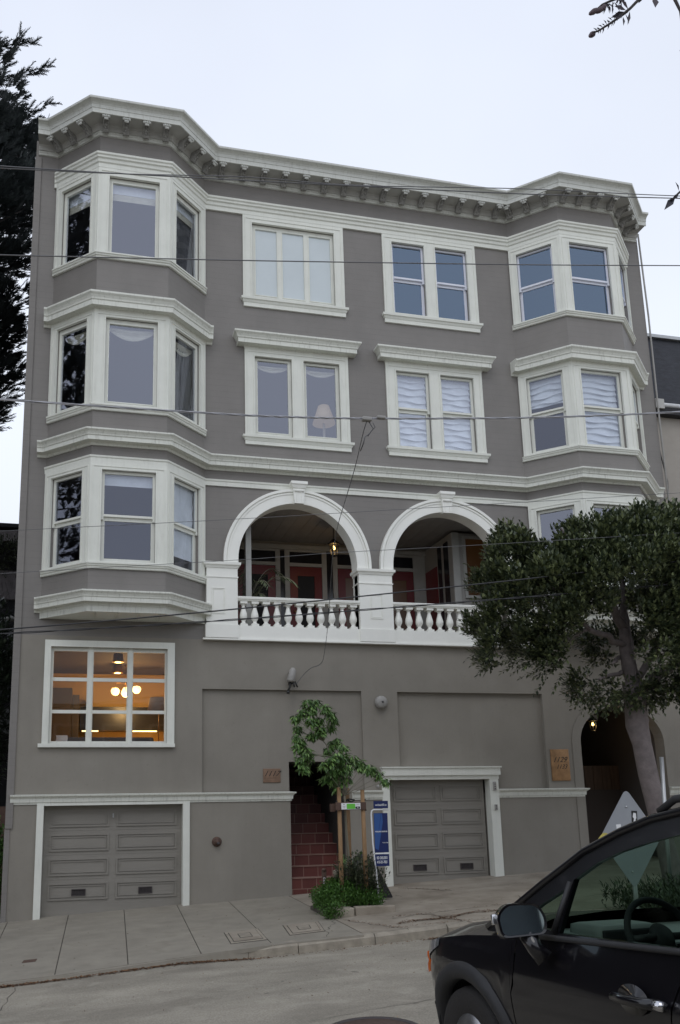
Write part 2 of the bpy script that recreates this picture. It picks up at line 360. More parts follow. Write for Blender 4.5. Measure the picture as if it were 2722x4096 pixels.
# ================================================================== the apartment building
D = .8334
XL, XR = -4.544, 10.27
A_, B_, C_, D_ = -4.078, -3.199, -1.740, -.857
E_, F_, G_, H_ = 6.590, 7.480, 8.936, 9.820
LB = [(A_, 0), (B_, -D), (C_, -D), (D_, 0)]; RB = [(E_, 0), (F_, -D), (G_, -D), (H_, 0)]
TOP = 14.02
bld = tag(empty('apartment_building', (2.86, 0, -2)), 'four storey grey apartment building with white trim, bay windows and two arched porches', 'building')
def seg(P, Q):
    P = Vector(P); Q = Vector(Q); t = (Q - P).normalized()
    return Matrix(((t.x, -t.y, 0, P.x), (t.y, t.x, 0, P.y), (0, 0, 1, 0), (0, 0, 0, 1))), (Q - P).length
def arcpts(cx, cz, rx, rz, a0, a1, n):
    return [(cx + rx * math.cos(R(a0 + (a1 - a0) * i / n)), cz + rz * math.sin(R(a0 + (a1 - a0) * i / n))) for i in range(n + 1)]

# --- wall below the porch: stucco with sunk fields, garage, entry and passage openings
arch_low = arcpts(8.47, .99, 1.04, .81, 180, 0, 26)
outer = [(XL, -2.75), (-3.88, -2.75), (-3.88, -.152), (-1.27, -.152), (-1.27, -2.75), (.87, -2.75), (.87, 0), (-.9, 0), (-.9, 2.045), (2.435, 2.045), (2.435, 0), (2.08, 0), (2.08, -2.75),
         (2.95, -2.75), (2.95, .215), (5.19, .215), (5.19, -2.75), (7.43, -2.75)] + arch_low + [(9.51, -2.75), (XR, -2.75), (XR, 3.05), (XL, 3.05)]
holes = [rect(-3.85, -1.60, .955, 2.83), [(3.225, .38), (5.40, .38), (5.40, 0), (6.59, 0), (6.59, 2.04), (3.225, 2.04)]]
MB().plate(outer, holes, 0, .30).build('lower_wall', 'stucco', bld)
MB().plate([(-.97, -.06), (.87, -.06), (.87, .60), (2.08, .60), (2.08, -.06), (2.5, -.06), (2.5, 2.1), (-.97, 2.1)], [], .075, .28).plate([(3.15, .33), (5.19, .33), (5.19, -.06), (6.66, -.06), (6.66, 2.1), (3.15, 2.1)], [], .085, .28).build('recessed_wall', 'stucco', bld)
MB().plate([(7.22, -2.7)] + arcpts(8.47, .99, 1.25, 1.02, 180, 0, 26) + [(9.72, -2.7), (9.512, -2.7)] + arcpts(8.47, .99, 1.042, .812, 0, 180, 26) + [(7.428, -2.7)], [], -.018, .002).build('passage_surround', 'stucco', bld)

# --- upper walls
walls = MB()
walls.plate(rect(XL, A_, 3.05, TOP), [], 0, .2)
walls.plate(rect(H_, XR, 3.05, TOP), [], 0, .2)
walls.plate(rect(A_, D_, 3.05, 3.40), [], .001, .2).plate(rect(E_, H_, 3.05, 3.40), [], .001, .2)
a1 = [(-.18, 3.32)] + arcpts(1.13, 4.75, 1.31, 1.31, 180, 0, 40) + [(2.44, 3.32)]
a2 = [(3.22, 3.32)] + arcpts(4.55, 4.75, 1.33, 1.33, 180, 0, 40) + [(5.88, 3.32)]
winH = [rect(.21, 2.14, 10.83, 12.70), rect(3.56, 4.37, 10.86, 12.70), rect(4.65, 5.46, 10.86, 12.70),
        rect(.24, 1.075, 7.55, 9.40), rect(1.345, 2.175, 7.55, 9.40), rect(3.52, 4.33, 7.55, 9.40), rect(4.60, 5.43, 7.55, 9.40)]
walls.plate(rect(D_, E_, 3.05, TOP), [a1, a2] + winH, 0, .2)
walls.build('upper_wall', 'siding', bld)
ZF = {3: (10.90, 12.70), 2: (7.58, 9.45), 1: (4.35, 6.19)}
def bay_segs(B): return [seg(B[0], B[1]), seg(B[1], B[2]), seg(B[2], B[3])]
SO = {0: (.20, 1.03), 1: (.21, 1.25), 2: (.18, 1.01)}
for B in (LB, RB):
    m = MB()
    for i, (T, ln) in enumerate(bay_segs(B)):
        m.plate(rect(0, ln, 3.40, TOP), [rect(*SO[i], *ZF[k]) for k in ZF], 0, .15, T)
    m.build('bay_wall', 'siding', bld)

# --- shell: sides, back, roof, floors, inner walls
sh = MB().box(XL, XL + .2, .2, 13, -2.7, TOP).box(XR - .2, XR, .2, 13, -2.7, TOP).box(XL, XR, 13, 13.2, -2.7, TOP)
sh.build('side_wall', 'siding', bld)
MB().plate([(XL + .02, 13.1), (XL + .02, .01), (A_, .01), (B_, -D + .01), (C_, -D + .01), (D_, .01), (E_, .01), (F_, -D + .01), (G_, -D + .01), (H_, .01), (XR - .02, .01), (XR - .02, 13.1)], [], 13.92, 14.0,
           Matrix(((1, 0, 0, 0), (0, 0, 1, 0), (0, 1, 0, 0), (0, 0, 0, 1)))).build('roof', 'roof', bld)
fl = MB()
for z in (3.42, 6.52, 9.98, 13.25):
    fl.plate([(A_ + .15, .22), (B_ + .15, -D + .2), (C_ - .15, -D + .2), (D_ - .15, .22)], [], z, z + .15, Matrix(((1, 0, 0, 0), (0, 0, 1, 0), (0, 1, 0, 0), (0, 0, 0, 1))))
    fl.plate([(E_ + .15, .22), (F_ + .15, -D + .2), (G_ - .15, -D + .2), (H_ - .15, .22)], [], z, z + .15, Matrix(((1, 0, 0, 0), (0, 0, 1, 0), (0, 1, 0, 0), (0, 0, 0, 1))))
    if z > 6: fl.box(XL + .2, XR - .2, .23, 12.9, z, z + .15)
fl.box(XL + .2, -.9, .31, 5, 3.05, 3.2).box(6.7, XR - .2, .23, 5, 3.05, 3.2)
fl.box(XL + .2, XR - .2, 4.6, 4.7, 6.7, 13.9).box(2.9, 3.0, .25, 4.5, 6.7, 13.9).box(-.95, -.9, .25, 4.5, 6.7, 9.9).box(-.95, -.9, .25, 4.5, 10.15, 13.2).box(6.75, 6.8, .25, 4.5, 6.7, 13.2)
fl.build('inner_floors', 'room', bld)

# --- cornice with brackets
full = [(XL + .05, 0), (A_, 0), (B_, -D), (C_, -D), (D_, 0), (E_, 0), (F_, -D), (G_, -D), (H_, 0), (XR - .05, 0)]
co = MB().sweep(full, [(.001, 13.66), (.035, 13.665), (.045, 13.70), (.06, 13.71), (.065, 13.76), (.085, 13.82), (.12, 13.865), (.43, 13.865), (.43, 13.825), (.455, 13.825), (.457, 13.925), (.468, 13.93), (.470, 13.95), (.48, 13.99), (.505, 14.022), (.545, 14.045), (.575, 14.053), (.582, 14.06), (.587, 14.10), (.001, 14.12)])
co = co.build('cornice', 'trim_shaded', bld)
MB().sweep([(p[0], p[1]) for p in full], [(.07, 13.74), (.075, 13.76), (.098, 13.82), (.13, 13.858), (.425, 13.858), (.425, 13.85), (.135, 13.848), (.105, 13.812), (.085, 13.74)]).build('cornice_soffit', 'soffit', bld)
def bracket_mesh(T):
    m = MB()
    pr = [(.0, 13.70), (.02, 13.675), (.055, 13.67), (.085, 13.69), (.10, 13.725), (.15, 13.745), (.20, 13.785), (.27, 13.795), (.325, 13.80), (.33, 13.853), (0, 13.853)]
    n = len(pr); wd = .066
    vs = [(-wd, -.075 - o, z) for o, z in pr] + [(wd, -.075 - o, z) for o, z in pr]
    fs = [tuple(range(n)), tuple(range(2 * n - 1, n - 1, -1))] + [(k, (k + 1) % n, (k + 1) % n + n, k + n) for k in range(n)]
    m.add(vs, fs, T)
    for q in range(4): m.lathe([(0, -.03), (.026, -.012), (.028, .01), (0, .03)], (-.03 + .02 * q, -.13 - .05 * q, 13.70 + .028 * q), 7, T)
    for x in (-.05, 0, .05): m.tube([(x, -.10, 13.67), (x, -.165, 13.705), (x, -.24, 13.765), (x, -.37, 13.79)], .012, 5, T)
    return m
def scroll_mesh(T):
    m = MB()
    m.tube([(-.085, -.405, 13.812), (.085, -.405, 13.812)], .024, 10, T); m.tube([(-.045, -.39, 13.772), (.045, -.39, 13.772)], .022, 8, T)
    for x in (-.045, 0, .045): m.lathe([(.0, -.02), (.016, -.012), (.02, 0), (.016, .012), (0, .02)], (x, -.43, 13.80), 8, T)
    return m
spots = []
for B in (LB, RB):
    for i, (T, ln) in enumerate(bay_segs(B)):
        for s_ in ((.14, .56, .99), (.10, .52, .94, 1.36), (.22, .64, 1.06))[i]: spots.append(T @ Matrix.Translation((s_, 0, 0)))
for k in range(15): spots.append(Matrix.Translation((-.50 + k * .482, 0, 0)))
for T in spots:
    b = bracket_mesh(T).build('bracket', 'bracket', co); scroll_mesh(T).build('bracket_scroll', 'scroll', co)

# --- string courses, crowns, sills
def hoodprof(z0, z1, o=.27):
    h = z1 - z0
    return [(.001, z0 - .05), (.03, z0 - .05), (.05, z0), (o * .70, z0), (o * .70, z0 + h * .38), (o * .76, z0 + h * .42), (o * .79, z0 + h * .55), (o * .88, z0 + h * .72), (o * .97, z0 + h * .82), (o, z0 + h * .86), (o, z0 + h), (.001, z0 + h + .03)]
def ext(B, e=.16): return [(B[0][0] - e, 0)] + B + [(B[3][0] + e, 0)]
crown = [(.001, 12.89), (.045, 12.89), (.05, 12.98), (.075, 13.00), (.085, 13.06), (.115, 13.08), (.12, 13.12), (.145, 13.14), (.15, 13.18), (.001, 13.19)]
MB().sweep([(A_ - .06, 0)] + full[1:-1] + [(H_ + .06, 0)], crown).build('crown_moulding', 'trim', bld)
MB().sweep([(XL + .28, 0)] + full[1:-1] + [(XR - .2, 0)], hoodprof(6.74, 6.955)).build('belt_course', 'trim_dirty', bld)
MB().sweep(full[1:-1], [(.001, 6.34), (.035, 6.34), (.04, 6.43), (.055, 6.44), (.06, 6.475), (.001, 6.485)]).build('belt_moulding', 'trim', bld)
for B in (LB, RB):
    MB().sweep(ext(B), hoodprof(9.62, 9.89)).build('window_hood', 'trim_dirty', bld)
    MB().sweep(ext(B, .12), hoodprof(3.53, 3.74, .24)).sweep(B, [(.001, 3.365), (.02, 3.365), (.025, 3.54), (.001, 3.54)]).build('bay_base_moulding', 'trim_dirty', bld)
    us = MB().plate([(B[0][0] + .01, .0), (B[1][0] + .01, -D + .012), (B[2][0] - .01, -D + .012), (B[3][0] - .01, 0)], [], 3.375, 3.41, Matrix(((1, 0, 0, 0), (0, 0, 1, 0), (0, 1, 0, 0), (0, 0, 0, 1))))
    us.build('bay_underside', 'trim', bld)
    for k in range(4):
        x = B[1][0] + .12 + k * .41
        MB().box(x, x + .02, -D + .05, -.1, 3.352, 3.375).box(x + .045, x + .065, -D + .05, -.1, 3.352, 3.375).build('underside_rib', 'trim', bld)
    for z in (10.77, 7.43, 4.20):
        MB().sweep(ext(B, .03), [(.001, z), (.045, z), (.05, z + .035), (.075, z + .05), (.08, z + .08), (.10, z + .085), (.10, z + .115), (.001, z + .125)]).build('window_sill', 'trim', bld)
def wallsill(x0, x1, z0, z1):
    h = z1 - z0
    MB().sweep([(x0 + .07, 0), (x0 + .07, -.01), (x1 - .07, -.01), (x1 - .07, 0)], [(-.03, z0), (.03, z0), (.03, z0 + h * .42), (.045, z0 + h * .5), (.06, z0 + h * .7), (.085, z0 + h * .75), (.09, z1), (-.03, z1)]).build('window_sill', 'trim', bld)
wallsill(-.03, 2.42, 10.60, 10.81); wallsill(3.28, 5.74, 10.60, 10.81); wallsill(-.02, 2.44, 7.335, 7.53); wallsill(3.24, 5.70, 7.335, 7.53)
for x0, x1 in ((.01, 2.39), (3.27, 5.67)):
    pr = [(o - .04, z) for o, z in hoodprof(9.62, 9.87, .29)]
    MB().sweep([(x0, 0), (x0, -.04), (x1, -.04), (x1, 0)], pr).build('window_hood', 'trim_dirty', bld)

# --- casings
def casing(T, x0, x1, z0, z1, ops, band=True):
    m = MB().plate(rect(x0, x1, z0, z1), [rect(*o) for o in ops], -.04, .0, T)
    if band: m.ring(x0 + .045, x1 - .045, z0 - .1, z1 - .07, .022, -.052, -.039, T)
    for o in ops: m.ring(o[0] - .03, o[1] + .03, o[2] - .03, o[3] + .03, .028, -.055, -.0395, T)
    return m
for B in (LB, RB):
    S_ = bay_segs(B)
    for k, (c0, c1) in {3: (10.88, 12.90), 2: (7.545, 9.60), 1: (4.31, 6.345)}.items():
        m = MB()
        for i, (T, ln) in enumerate(S_):
            x0 = .0165 * (-1 if i else 0) + (.0 if i else .02); x1 = ln + (.0165 if i < 2 else -.02)
            q = casing(T, x0, x1, c0, c1, [(*SO[i], *ZF[k])]); m.add(q.v, q.f)
        m.build('window_casing', 'trim', bld)
casing(I4, 0, 2.37, 10.80, 12.89, [(.21, 2.14, 10.83, 12.70)]).build('window_casing', 'trim', bld)
casing(I4, 3.33, 5.69, 10.80, 12.89, [(3.56, 4.37, 10.86, 12.70), (4.65, 5.46, 10.86, 12.70)]).build('window_casing', 'trim', bld)
casing(I4, .02, 2.385, 7.52, 9.59, [(.24, 1.075, 7.55, 9.40), (1.345, 2.175, 7.55, 9.40)]).build('window_casing', 'trim', bld)
casing(I4, 3.28, 5.65, 7.52, 9.59, [(3.52, 4.33, 7.55, 9.40), (4.60, 5.43, 7.55, 9.40)]).build('window_casing', 'trim', bld)

# --- windows
def wavy(x0, x1, z0, z1, y, amp, T, nz=26, nx=10, f=11):
    m = MB(); ph = random.random() * 6
    vs = []
    for j in range(nz + 1):
        for i in range(nx + 1):
            x = x0 + (x1 - x0) * i / nx; z = z0 + (z1 - z0) * j / nz
            k = (z1 - z) * f
            yy = y - amp * abs(math.sin(k)) + amp * .6 * math.sin(7 * x + ph + 3 * z) + random.uniform(-.3, .3) * amp
            zz = z - (.02 * math.sin(5.5 * (x - x0)) * abs(math.sin(k)) if amp > .01 else 0)
            vs.append((x + (.01 * math.sin(k * 2) if i in (0, nx) else 0), yy, zz))
    fs = [(j * (nx + 1) + i, j * (nx + 1) + i + 1, (j + 1) * (nx + 1) + i + 1, (j + 1) * (nx + 1) + i) for j in range(nz) for i in range(nx)]
    return m.add(vs, fs, T, True)
def roman(x0, x1, z0, z1, y, amp, T):
    "roman blind: slack folds hanging one over the next"
    m = MB(); nx = 14; rows = []; z = z1; k = 0
    while z > z0 + .01:
        h = .155 * random.uniform(.85, 1.15)
        for t in (0, .3, .6, .85, 1): rows.append((z - h * t, amp * (t ** 1.4), k))
        z -= h; k += 1
    ph = [random.uniform(0, 6) for _ in range(k + 1)]
    vs = []
    for (zz, o, kk) in rows:
        for i in range(nx + 1):
            u = i / nx; sag = .028 * (math.sin(u * math.pi * 2.3 + ph[kk]) * (o / amp))
            vs.append((x0 + (x1 - x0) * u, y - o * (1 + .35 * math.sin(u * 9 + ph[kk])), max(z0, zz - sag)))
    n = nx + 1
    return m.add(vs, [(j * n + i, j * n + i + 1, (j + 1) * n + i + 1, (j + 1) * n + i) for j in range(len(rows) - 1) for i in range(nx)], T)
def swag(x0, x1, z1, drop, y, T):
    m = MB(); vs = []; nx, nz_ = 16, 10
    for j in range(nz_ + 1):
        for i in range(nx + 1):
            t = i / nx; c = 4 * t * (1 - t)
            zt = z1 - drop * .45 * (1 - (1 - c)) * 0 - .02 * c; zb = z1 - .04 - drop * c
            vs.append((x0 + (x1 - x0) * t, y - .03 * c * math.sin(j / nz_ * 9), zt + (zb - zt) * j / nz_))
    return m.add(vs, [(j * (nx + 1) + i, j * (nx + 1) + i + 1, (j + 1) * (nx + 1) + i + 1, (j + 1) * (nx + 1) + i) for j in range(nz_) for i in range(nx)], T, True)
def window(T, x0, x1, z0, z1, kind, fm='trim', gm='glass', fwd=.075, top=.10, bot=.08, extra=None, panes=None, zm=None, parent=bld):
    m = MB(); ps = []
    if kind == 'fixed':
        if panes is None: panes = [(x0 + fwd, x1 - fwd, z0 + bot, z1 - top)]
        m.plate(rect(x0 - .01, x1 + .01, z0 - .01, z1 + .01), [rect(*p) for p in panes], .035, .085, T)
        for p in panes: m.ring(p[0] - .022, p[1] + .022, p[2] - .022, p[3] + .022, .02, .026, .036, T)
        ps = [(p, .058) for p in panes]
    else:
        zm = zm or (z0 + z1) / 2 + .02
        u = (x0 + fwd * .75, x1 - fwd * .75, zm + .045, z1 - top * .75); l = (x0 + fwd, x1 - fwd, z0 + bot, zm - .03)
        m.ring(x0 - .01, x1 + .01, zm - .0, z1 + .01, fwd * .75 + .01, .03, .075, T, wb=.045)
        m.ring(x0 - .01, x1 + .01, z0 - .01, zm + .012, fwd + .01, .0755, .115, T, wb=bot + .01)
        m.box(x0 + .002, x0 + .05, .022, .076, zm - .07, zm + .0, T).box(x1 - .05, x1, .022, .076, zm - .07, zm, T)
        ps = [(u, .052), (l, .095)]
    o = m.build('window', fm, parent)
    for p, y in ps:
        MB().box(p[0] - .006, p[1] + .006, y, y + .006, p[2] - .006, p[3] + .006, T).build('pane', gm, o)
    if extra: extra(o, T, x0 + .03, x1 - .03, z0 + .03, z1 - .03)
    return o
def ex_blind(frac, material='blind', amp=.012, y=.135, f=11):
    def g(o, T, x0, x1, z0, z1): (roman(x0, x1, z1 - (z1 - z0) * frac, z1, y + .02, .05, T) if amp > .03 else wavy(x0, x1, z1 - (z1 - z0) * frac, z1, y, amp, T, f=f)).build('blind', material, o, recalc=amp < .03)
    return g
def ex_flat(frac):
    def g(o, T, x0, x1, z0, z1):
        MB().box(x0, x1, .15, .156, z1 - (z1 - z0) * frac * .6, z1, T).build('blind', 'blind', o)
        MB().box(x0, x1, .158, .164, z1 - (z1 - z0) * frac, z1 - (z1 - z0) * frac * .55, T).build('valance', 'cream', o)
    return g
def ex_swag(drop):
    def g(o, T, x0, x1, z0, z1): swag(x0, x1, z1 - .06, drop, .17, T).build('curtain', 'cream', o)
    return g
def ex_sheer(o, T, x0, x1, z0, z1):
    vs = []; n = 40
    for j in (0, 1):
        for i in range(n + 1): vs.append((x0 + .25 * (x1 - x0) * (1 - j) + (x1 - x0) * i / n * (.75 if j == 0 else 1), .2 + .02 * math.sin(i * 1.9), z0 if j == 0 else z1))
    MB().add(vs, [(i, i + 1, n + 2 + i, n + 1 + i) for i in range(n)], T, True).build('curtain', 'sheer', o)
def both(*fs):
    def g(*a):
        for f in fs: f(*a)
    return g
S_ = bay_segs(LB)
W3 = [both(ex_flat(.24)), ex_flat(.22), both(ex_flat(.2), ex_sheer)]
W2 = [ex_swag(.22), ex_swag(.24), both(ex_swag(.24), ex_sheer)]
W1 = [None, ex_blind(.13, amp=.003), ex_blind(.86, amp=.004)]
for i in range(3):
    T = S_[i][0]
    window(T, *SO[i], *ZF[3], 'fixed', extra=W3[i], bot=.05); window(T, *SO[i], *ZF[2], 'fixed', extra=W2[i])
    window(T, *SO[i], *ZF[1], 'hung', gm='glass_dim', zm=5.26, extra=W1[i])
S_ = bay_segs(RB)
W3 = [None, None, None]; W2 = [ex_blind(.38, amp=.034, y=.165), ex_blind(1, amp=.034, y=.165), ex_blind(.5, amp=.034, y=.165)]
for i in range(3):
    T = S_[i][0]
    window(T, *SO[i], *ZF[3], 'hung', fm='vinyl', gm='glass_blue', fwd=.06, zm=11.80, extra=W3[i])
    window(T, *SO[i], *ZF[2], 'hung', gm='glass_dim', zm=8.54, extra=W2[i])
    window(T, *SO[i], *ZF[1], 'hung', zm=5.26)
window(I4, .21, 2.14, 10.83, 12.70, 'fixed', gm='frost', panes=[(.305, .80, 10.95, 12.595), (.934, 1.433, 10.95, 12.597), (1.564, 2.07, 10.95, 12.595)])
for x0, x1 in ((3.56, 4.37), (4.65, 5.46)): window(I4, x0, x1, 10.86, 12.70, 'hung', fm='vinyl', gm='glass_blue', fwd=.065, zm=11.80)
for x0, x1 in ((.24, 1.075), (1.345, 2.175)): window(I4, x0, x1, 7.55, 9.40, 'fixed', extra=ex_swag(.13), top=.06, bot=.11)
for x0, x1 in ((3.52, 4.33), (4.60, 5.43)): window(I4, x0, x1, 7.55, 9.40, 'hung', zm=8.50, extra=ex_blind(1, amp=.034, y=.165), top=.08)

for (T, ln), s_, lab in ((bay_segs(LB)[0], .72, 'white box on the sill of the top left bay window'), (bay_segs(LB)[2], .24, 'white box on the right sill of the top left bay')):
    tag(MB().bevbox(s_ - .12, s_ + .12, .2, .38, 10.86, 11.13, .01, T).build('storage_box', 'blind'), lab, 'box')
# --- kitchen window
kc = MB().plate(rect(-3.965, -1.456, .955, 2.955), [rect(-3.85, -1.60, .957, 2.83)], -.045, 0).box(-4.03, -1.445, -.08, 0, .885, .9545).ring(-3.866, -1.584, .94, 2.846, .02, -.055, -.044)
kc.build('window_casing', 'trim', bld)
cols_ = [(-3.795, -3.155), (-3.035, -2.385), (-2.268, -1.645)]; rows_ = [(1.005, 1.54), (1.605, 2.165), (2.235, 2.755)]
km = MB().plate(rect(-3.86, -1.59, .945, 2.84), [rect(*c, *r) for c in cols_ for r in rows_], .05, .10)
km.box(-3.135, -3.055, .02, .052, .957, 2.83).box(-2.36, -2.29, .02, .052, .957, 2.83)
kw = km.build('window', 'trim', bld)
for c in cols_:
    for r in rows_: MB().box(c[0] - .01, c[1] + .01, .07, .078, r[0] - .01, r[1] + .01).build('pane', 'glass_kitchen', kw)
# the lit room behind it
kr = MB().box(-4.3, -.95, .32, 4.6, .15, .2).box(-4.34, -4.3, .32, 4.6, .2, 3.0).box(-.95, -.9, .32, 4.6, .2, 3.0).box(-4.3, -.95, 4.6, 4.65, .2, 3.0)
kr.build('kitchen_wall', mat('kitchen_paint', (.66, .43, .15), .85), bld)
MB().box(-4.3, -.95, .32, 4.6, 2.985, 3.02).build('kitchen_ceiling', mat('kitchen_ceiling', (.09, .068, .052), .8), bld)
P_ = mat('cabinet_dark', (.035, .034, .036), .3)
cb = tag(MB().box(-3.25, -1.0, 4.1, 4.59, 1.55, 2.12).box(-3.02, -2.98, 3.9, 4.59, .2, 2.3).build('wall_cabinet', P_), 'dark wall cabinets above the lit kitchen counter', 'cabinet')
st = MB().box(-3.2, -2.82, 4.12, 4.16, 1.525, 1.548).box(-2.0, -1.42, 4.12, 4.16, 1.525, 1.548).build('light_strip', 'strip', cb)
tag(MB().box(-4.28, -3.45, 3.6, 4.55, .2, 2.5).box(-3.44, -3.28, 3.7, 4.55, .2, 2.35).build('tall_cabinet', mat('cabinet_grey', (.09, .08, .075), .5)), 'tall grey cupboards at the left side of the lit kitchen', 'cabinet')
sf = MB().bevbox(-3.62, -1.78, .75, 1.0, .3, 1.14, .06); tag(sf.build('sofa', mat('sofa_grey', (.12, .11, .11), .9)), 'grey sofa with its back to the lit kitchen window', 'sofa')
tag(wavy(-3.72, -3.5, .5, 1.17, .72, .02, I4, f=15).build('throw_blanket', 'blind'), 'pale throw blanket hanging over the end of the sofa', 'blanket')
def lamp_light(name, loc, e, col=(1, .62, .25), r=.06):
    l = bpy.data.lights.new(name, 'POINT'); l.energy = e; l.color = col; l.shadow_soft_size = r
    o = bpy.data.objects.new(name, l); o.location = loc; COL.objects.link(o); return o
for i, (x, y) in enumerate([(-2.50, 1.45), (-2.44, 3.0)]):
    t = tag(empty('ceiling_light', (x, y, 2.98)), ['brass can light on the kitchen ceiling nearest the window', 'dark can light deeper in the lit kitchen'][i], 'ceiling light', 'can lights on the kitchen ceiling')
    MB().lathe([(.05, 0), (.10, -.02), (.11, -.16), (.135, -.20), (.12, -.20)], (x, y, 2.98), 18).build('lamp_shade', mat('brass_shade', (.35, .2, .06), .4, metal=.8), t)
    MB().lathe([(.0, -.205), (.07, -.205), (.07, -.195), (0, -.19)], (x, y, 2.98), 14).build('bulb', 'lamp', t); lamp_light('can_lamp', (x, y, 2.70), 5)
ch = tag(empty('chandelier', (-2.21, 3.1, 2.98)), 'brass chandelier with glowing glass globes in the kitchen', 'chandelier')
cm = MB().lathe([(.09, 0), (.09, -.03), (.01, -.04)], (-2.21, 3.1, 2.98), 14).tube([(-2.21, 3.1, 2.95), (-2.21, 3.1, 2.53)], .012)
for k, (dx, dy, dz) in enumerate([(-.27, .0, -.05), (-.04, -.1, -.10), (.22, .0, .0), (.0, .25, .0)]):
    cm.tube([(-2.21, 3.1, 2.56), (-2.21 + dx, 3.1 + dy, 2.56), (-2.21 + dx, 3.1 + dy, 2.48 + dz)], .01)
    MB().lathe([(0, -.10), (.06, -.085), (.095, -.03), (.10, .02), (.07, .07), (.02, .08)], (-2.21 + dx, 3.1 + dy, 2.42 + dz), 16).build('globe', 'globe', ch)
cm.build('arm', mat('brass_arm', (.4, .22, .07), .35, metal=.8), ch); lamp_light('chandelier_lamp', (-2.21, 2.85, 2.1), 42, r=.15)
tl = tag(empty('table_lamp', (-1.45, 1.5, 1.1)), 'table lamp with a wide pale shade at the right of the kitchen window', 'lamp')
MB().lathe([(.24, 0), (.25, .0), (.19, .32), (.185, .32)], (-1.62, 1.5, 1.72), 24).build('lamp_shade', mat('lampshade_grey', (.42, .38, .36), .9), tl)
MB().tube([(-1.62, 1.5, .5), (-1.62, 1.5, 1.75)], .009).build('stand', 'brass', tl); lamp_light('table_lamp_light', (-1.62, 1.5, 1.72), 3)
lamp_light('counter_lamp', (-1.6, 4.05, 1.45), 2.5); lamp_light('counter_lamp2', (-2.6, 4.05, 1.45), 1.5)
l2 = tag(empty('table_lamp', (1.97, .9, 7.9)), 'lampshade glowing pale behind the right pane of the third storey window', 'lamp')
MB().lathe([(.26, 0), (.265, 0), (.13, .42), (.12, .42)], (2.02, .75, 8.33), 24).build('lamp_shade', mat('shade_cream', (.62, .50, .36), .9, emit=(1, .72, .4), estr=.12), l2)
MB().tube([(2.02, .75, 7.2), (2.02, .75, 8.35)], .03).build('stand', 'cream', l2)

# --- porch (loggia)
pr = MB().box(-.95, -.85, .21, 3.0, 3.2, 6.2).box(6.6, 6.7, .21, 3.0, 3.2, 6.2).box(-.85, 6.6, 2.9, 3.0, 3.2, 6.2)
pr.box(5.25, 6.6, 1.25, 2.9, 3.3, 6.05)
pr.build('porch_wall', mat('porch_wall_paint', (.33, .32, .30), .75, vary=.08), bld)
cl_ = MB()
for k in range(26): cl_.box(-.85 + k * .2865, -.85 + k * .2865 + .279, .20, 2.9, 6.125, 6.15)
cl_.box(-.85, 6.6, .20, 2.9, 6.152, 6.2).build('porch_ceiling', mat('porch_ceiling_paint', (.30, .29, .28), .6, vary=.1), bld)
MB().box(-.85, 6.6, .0, 2.9, 3.2, 3.30).build('porch_floor', 'old_concrete', bld)
ptr = MB().box(-.85, 5.25, 2.80, 2.9, 5.92, 6.03).box(.1, .22, .45, .6, 3.3, 6.07)
for x0, x1 in ((1.315, 1.43), (1.55, 1.67), (2.50, 2.62), (2.78, 2.90), (3.72, 3.84), (4.92, 5.24)): ptr.box(x0, x1, 2.84, 2.9, 3.3, 5.92)
for x0, x1 in ((.1, 1.315), (1.67, 2.5), (2.9, 3.72), (3.84, 4.92)): ptr.box(x0, x1, 2.845, 2.9, 5.50, 5.585).box(x0, x1, 2.845, 2.9, 5.87, 5.925)
ptr.ring(5.52, 6.5, 4.45, 5.98, .07, 1.20, 1.249).box(5.25, 5.42, 1.21, 1.249, 3.3, 6.05)
ptr.build('porch_trim', mat('porch_trim_grey', (.42, .42, .40), .6, vary=.1), bld)
MB().box(5.59, 6.43, 1.235, 1.245, 4.52, 5.91).build('porch_window', 'warmpane', bld)
dk = MB()
for x0, x1 in ((.1, 1.31), (1.67, 2.5), (2.9, 3.72), (3.84, 4.92)): dk.box(x0, x1, 2.87, 2.89, 5.585, 5.87)
for x0, x1 in ((1.43, 1.55), (2.62, 2.78)): dk.box(x0, x1, 2.87, 2.89, 3.3, 5.9)
dk.box(5.235, 5.249, 1.45, 1.70, 3.35, 5.9).box(5.235, 5.249, 1.85, 2.05, 3.35, 5.9)
dk.build('transom', mat('dark_pane', (.02, .02, .024), .15), bld)
for x0, x1, gl in ((.30, 1.31, 'dark'), (1.68, 2.49, 'dark'), (2.91, 3.71, 'warmpane'), (4.02, 4.91, 'warmpane')):
    d = MB().plate(rect(x0, x1, 3.31, 5.49), [rect(x0 + .19, x1 - .19, 3.6, 5.26)], 2.85, 2.885).build('door', 'red_door', bld)
    MB().box(x0 + .18, x1 - .18, 2.87, 2.88, 3.58, 5.28).build('door_pane', gl, d)
    MB().lathe([(.0, 0), (.03, .02), (.03, .05), (0, .06)], (x0 + .10, 2.85, 4.35), 10, axis='y').build('handle', 'brass', d)
d = MB().box(5.225, 5.247, 2.12, 2.8, 3.31, 5.45).build('door', 'red_door', bld)

